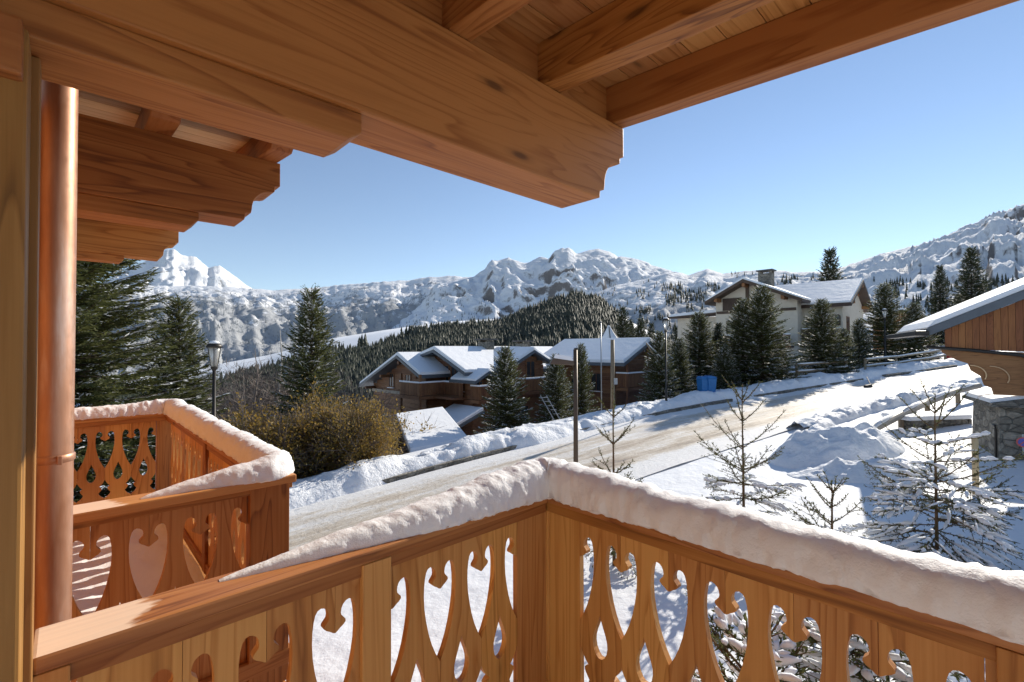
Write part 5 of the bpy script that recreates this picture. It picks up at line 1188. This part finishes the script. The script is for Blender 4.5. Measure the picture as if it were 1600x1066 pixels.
for i, px in enumerate((1099, 1109)):
    p = at(px, 612, 26.5); g = gz1(p.x, p.y); t = thing('bin', ('bright blue bin behind the snow bank, the one nearer the roadside lantern', 'bright blue bin behind the snow bank, the one nearer the tall spruce pair')[i], 'bin', (p.x, p.y, g), .2, 'pair of blue bins behind the snow bank')
    MB().hexa([(-.2, -.22, 0), (.2, -.22, 0), (.2, .22, 0), (-.2, .22, 0), (-.26, -.28, 1.05), (.26, -.28, 1.05), (.26, .28, 1.05), (-.26, .28, 1.05)]).build('body', BLUE, t, bevel=.03)
    MB().hexa([(-.29, -.31, 1.055), (.29, -.31, 1.055), (.29, .31, 1.055), (-.29, .31, 1.055), (-.2, -.22, 1.17), (.2, -.22, 1.17), (.2, .22, 1.2), (-.2, .22, 1.2)]).build('lid', BLUE, t, bevel=.02)
def rail_fence(pts, label, h=1.0, rails=(.45, .9), rad=.07, post=.08):
    t = thing('rail_fence', label, 'fence', tuple(pts[0]), 0); o0 = Vector(pts[0])
    for i, p in enumerate(pts): q = Vector(p) - o0; MB().tube([(q.x, q.y, q.z - .3), (q.x, q.y, q.z + h)], post, 8).build('post', GZ, t)
    for a, b in zip(pts[:-1], pts[1:]):
        for z in rails:
            qa, qb = Vector(a) - o0 + Vector((0, -.12, z)), Vector(b) - o0 + Vector((0, -.12, z + .02))
            MB().tube([tuple(qa), tuple(qb)], rad, 8).build('rail', GZ, t); MB().tube([tuple(qa + Vector((0, 0, rad * .75))), tuple(qa.lerp(qb, .5) + Vector((0, 0, rad * 1.0))), tuple(qb + Vector((0, 0, rad * .75)))], rad * .85, 7).build('rail_snow', SNOW_TREE, t, smooth=True)
    return t
def fpts(L): return [Vector((at(px, py, d).x, at(px, py, d).y, at(px, py, d).z)) for px, py, d in L]
rail_fence(fpts([(1245, 592, 30.5), (1287, 589, 31.5), (1322, 584, 32.3)]), 'snowy log rail fence below the full spruce, shorter piece')
rail_fence(fpts([(1352, 582, 33.5), (1400, 577, 34.5), (1445, 570, 35.5), (1477, 564, 36.5), (1487, 556, 39)]), 'long snowy log rail fence running past the roadside lantern')
# heavy log barrier in the foreground right
L = [(1360, 684), (1408, 668), (1449, 655), (1497, 644), (1530, 640)]; P3 = [atz(px, py, float(zroad(15.0)) - .05) for px, py in L]
P3 = [Vector((p.x, p.y, gz1(p.x, p.y))) for p in P3]
lb = thing('log_barrier', 'heavy round log barrier on short posts in front of the annexe', 'fence', tuple(P3[0]), 0); o0 = P3[0]
for p in P3[:-1]: q = p - o0; MB().tube([(q.x, q.y, q.z - .3), (q.x, q.y, q.z + .46)], .085, 9).build('post', GZ, lb)
for a, b in zip(P3[:-1], P3[1:]):
    qa, qb = a - o0 + Vector((-.05, 0, .52)), b - o0 + Vector((0, 0, .52)); MB().tube([tuple(qa), tuple(qb)], .125, 12).build('log', GX, lb, smooth=False)
    MB().tube([tuple(qa + Vector((.1, 0, .07))), tuple(qa.lerp(qb, .5) + Vector((0, 0, .10))), tuple(qb + Vector((-.05, 0, .07)))], [.05, .085, .05], 9).build('log_snow', SNOW_BANK, lb, smooth=True)
# low rubble wall beside it
a, b = atz(1428, 672, -2.75), atz(1518, 664, -2.65); d = (b - a).normalized(); nrm = Vector((-d.y, d.x, 0))
rw = thing('stone_wall', 'low rubble stone retaining wall between the log barrier and the annexe', 'wall', tuple(a), 0); Lw = (b - a).length; r2 = random.Random(3); u_ = 0.0
for row in range(3):
    u_ = 0.0
    while u_ < Lw:
        w_ = r2.uniform(.22, .5); hh = .17; zz = -.22 + row * .175; c0 = d * u_; c1 = d * min(u_ + w_ - .02, Lw); pr = r2.uniform(0, .06)
        ps = [c0 - nrm * pr, c1 - nrm * pr, c1 + nrm * .4, c0 + nrm * .4]; MB().hexa([(p.x, p.y, zz) for p in ps] + [(p.x, p.y, zz + hh) for p in ps]).build('stone', STONE, rw, bevel=.025); u_ += w_
m = MB(); ps = [d * -.2 - nrm * .05, d * Lw - nrm * .05, d * Lw + nrm * 1.0, d * -.2 + nrm * 1.0]; m.hexa([(p.x, p.y, .30) for p in ps] + [(p.x * 1.0, p.y, .46) for p in ps]).build('wall_snow', SNOW_BANK, rw, bevel=.06)
p = atz(1523, 782, -3.25); p = at(1523, 683, p.y); g = gz1(p.x, p.y)
sk = thing('wooden_stake', 'pale round wooden stake with a snow cap beside the bushy young spruce', 'post', (p.x, p.y, g), 0); MB().tube([(0, 0, -.3), (.005, 0, (p.z - g) * .5), (0, 0, p.z - g)], .058, 12).build('shaft', wood_mat('stake_wood', 'z', (.30, .17, .07), (.52, .34, .17), (.64, .46, .26)), sk, smooth=True); MB().lathe([(.055, p.z - g), (.05, p.z - g + .02), (.02, p.z - g + .035)], seg=10).build('snow_top', SNOW_TREE, sk, smooth=True)
# broom on the road, red sledge by the fence
p = atz(1358, 606, float(zroad(19.5)) + .05); br = thing('broom', 'dark broom lying on the snowy road', 'broom', (p.x, p.y, p.z), 0)
MB().hexa([(-.25, -.12, 0), (.15, -.1, 0), (.15, .1, 0), (-.25, .12, 0), (-.2, -.1, .14), (.12, -.06, .2), (.12, .06, .2), (-.2, .1, .14)]).build('bristles', METAL_DARK, br); MB().tube([(.1, 0, .12), (.55, .9, .55)], .025, 6).build('handle', KX, br)
p = at(1487, 552, 37); rs = thing('red_sledge', 'red plastic sledge leaning at the end of the long log rail fence', 'sledge', (p.x, p.y, p.z - .25), .3)
MB().hexa([(-.35, -.12, -.25), (.35, -.12, -.25), (.4, .3, -.2), (-.4, .3, -.2), (-.3, -.15, .35), (.3, -.15, .35), (.35, .1, .38), (-.35, .1, .38)]).build('shell', RED, rs, bevel=.08)
MB().tube([(-.25, -.2, .3), (-.32, -.3, .55), (.32, -.3, .55), (.25, -.2, .3)], .025, 6).build('handle', RED, rs)

# ------------------------------------------------------------------ air: thin even haze over the whole valley
hz = MB().box(-9800, 9800, -1200, 11500, -560, 2500).build('haze', None); tag(hz, kind='stuff')
hm = bpy.data.materials.new('haze'); hm.use_nodes = True; hn = hm.node_tree.nodes; hn.clear()
ho = hn.new('ShaderNodeOutputMaterial'); hv_ = hn.new('ShaderNodeVolumePrincipled'); hv_.inputs['Color'].default_value = (0.86, 0.92, 1.0, 1); hv_.inputs['Density'].default_value = 1.1e-5; hv_.inputs['Anisotropy'].default_value = 0.0
hm.node_tree.links.new(hv_.outputs[0], ho.inputs['Volume']); hz.data.materials.append(hm)
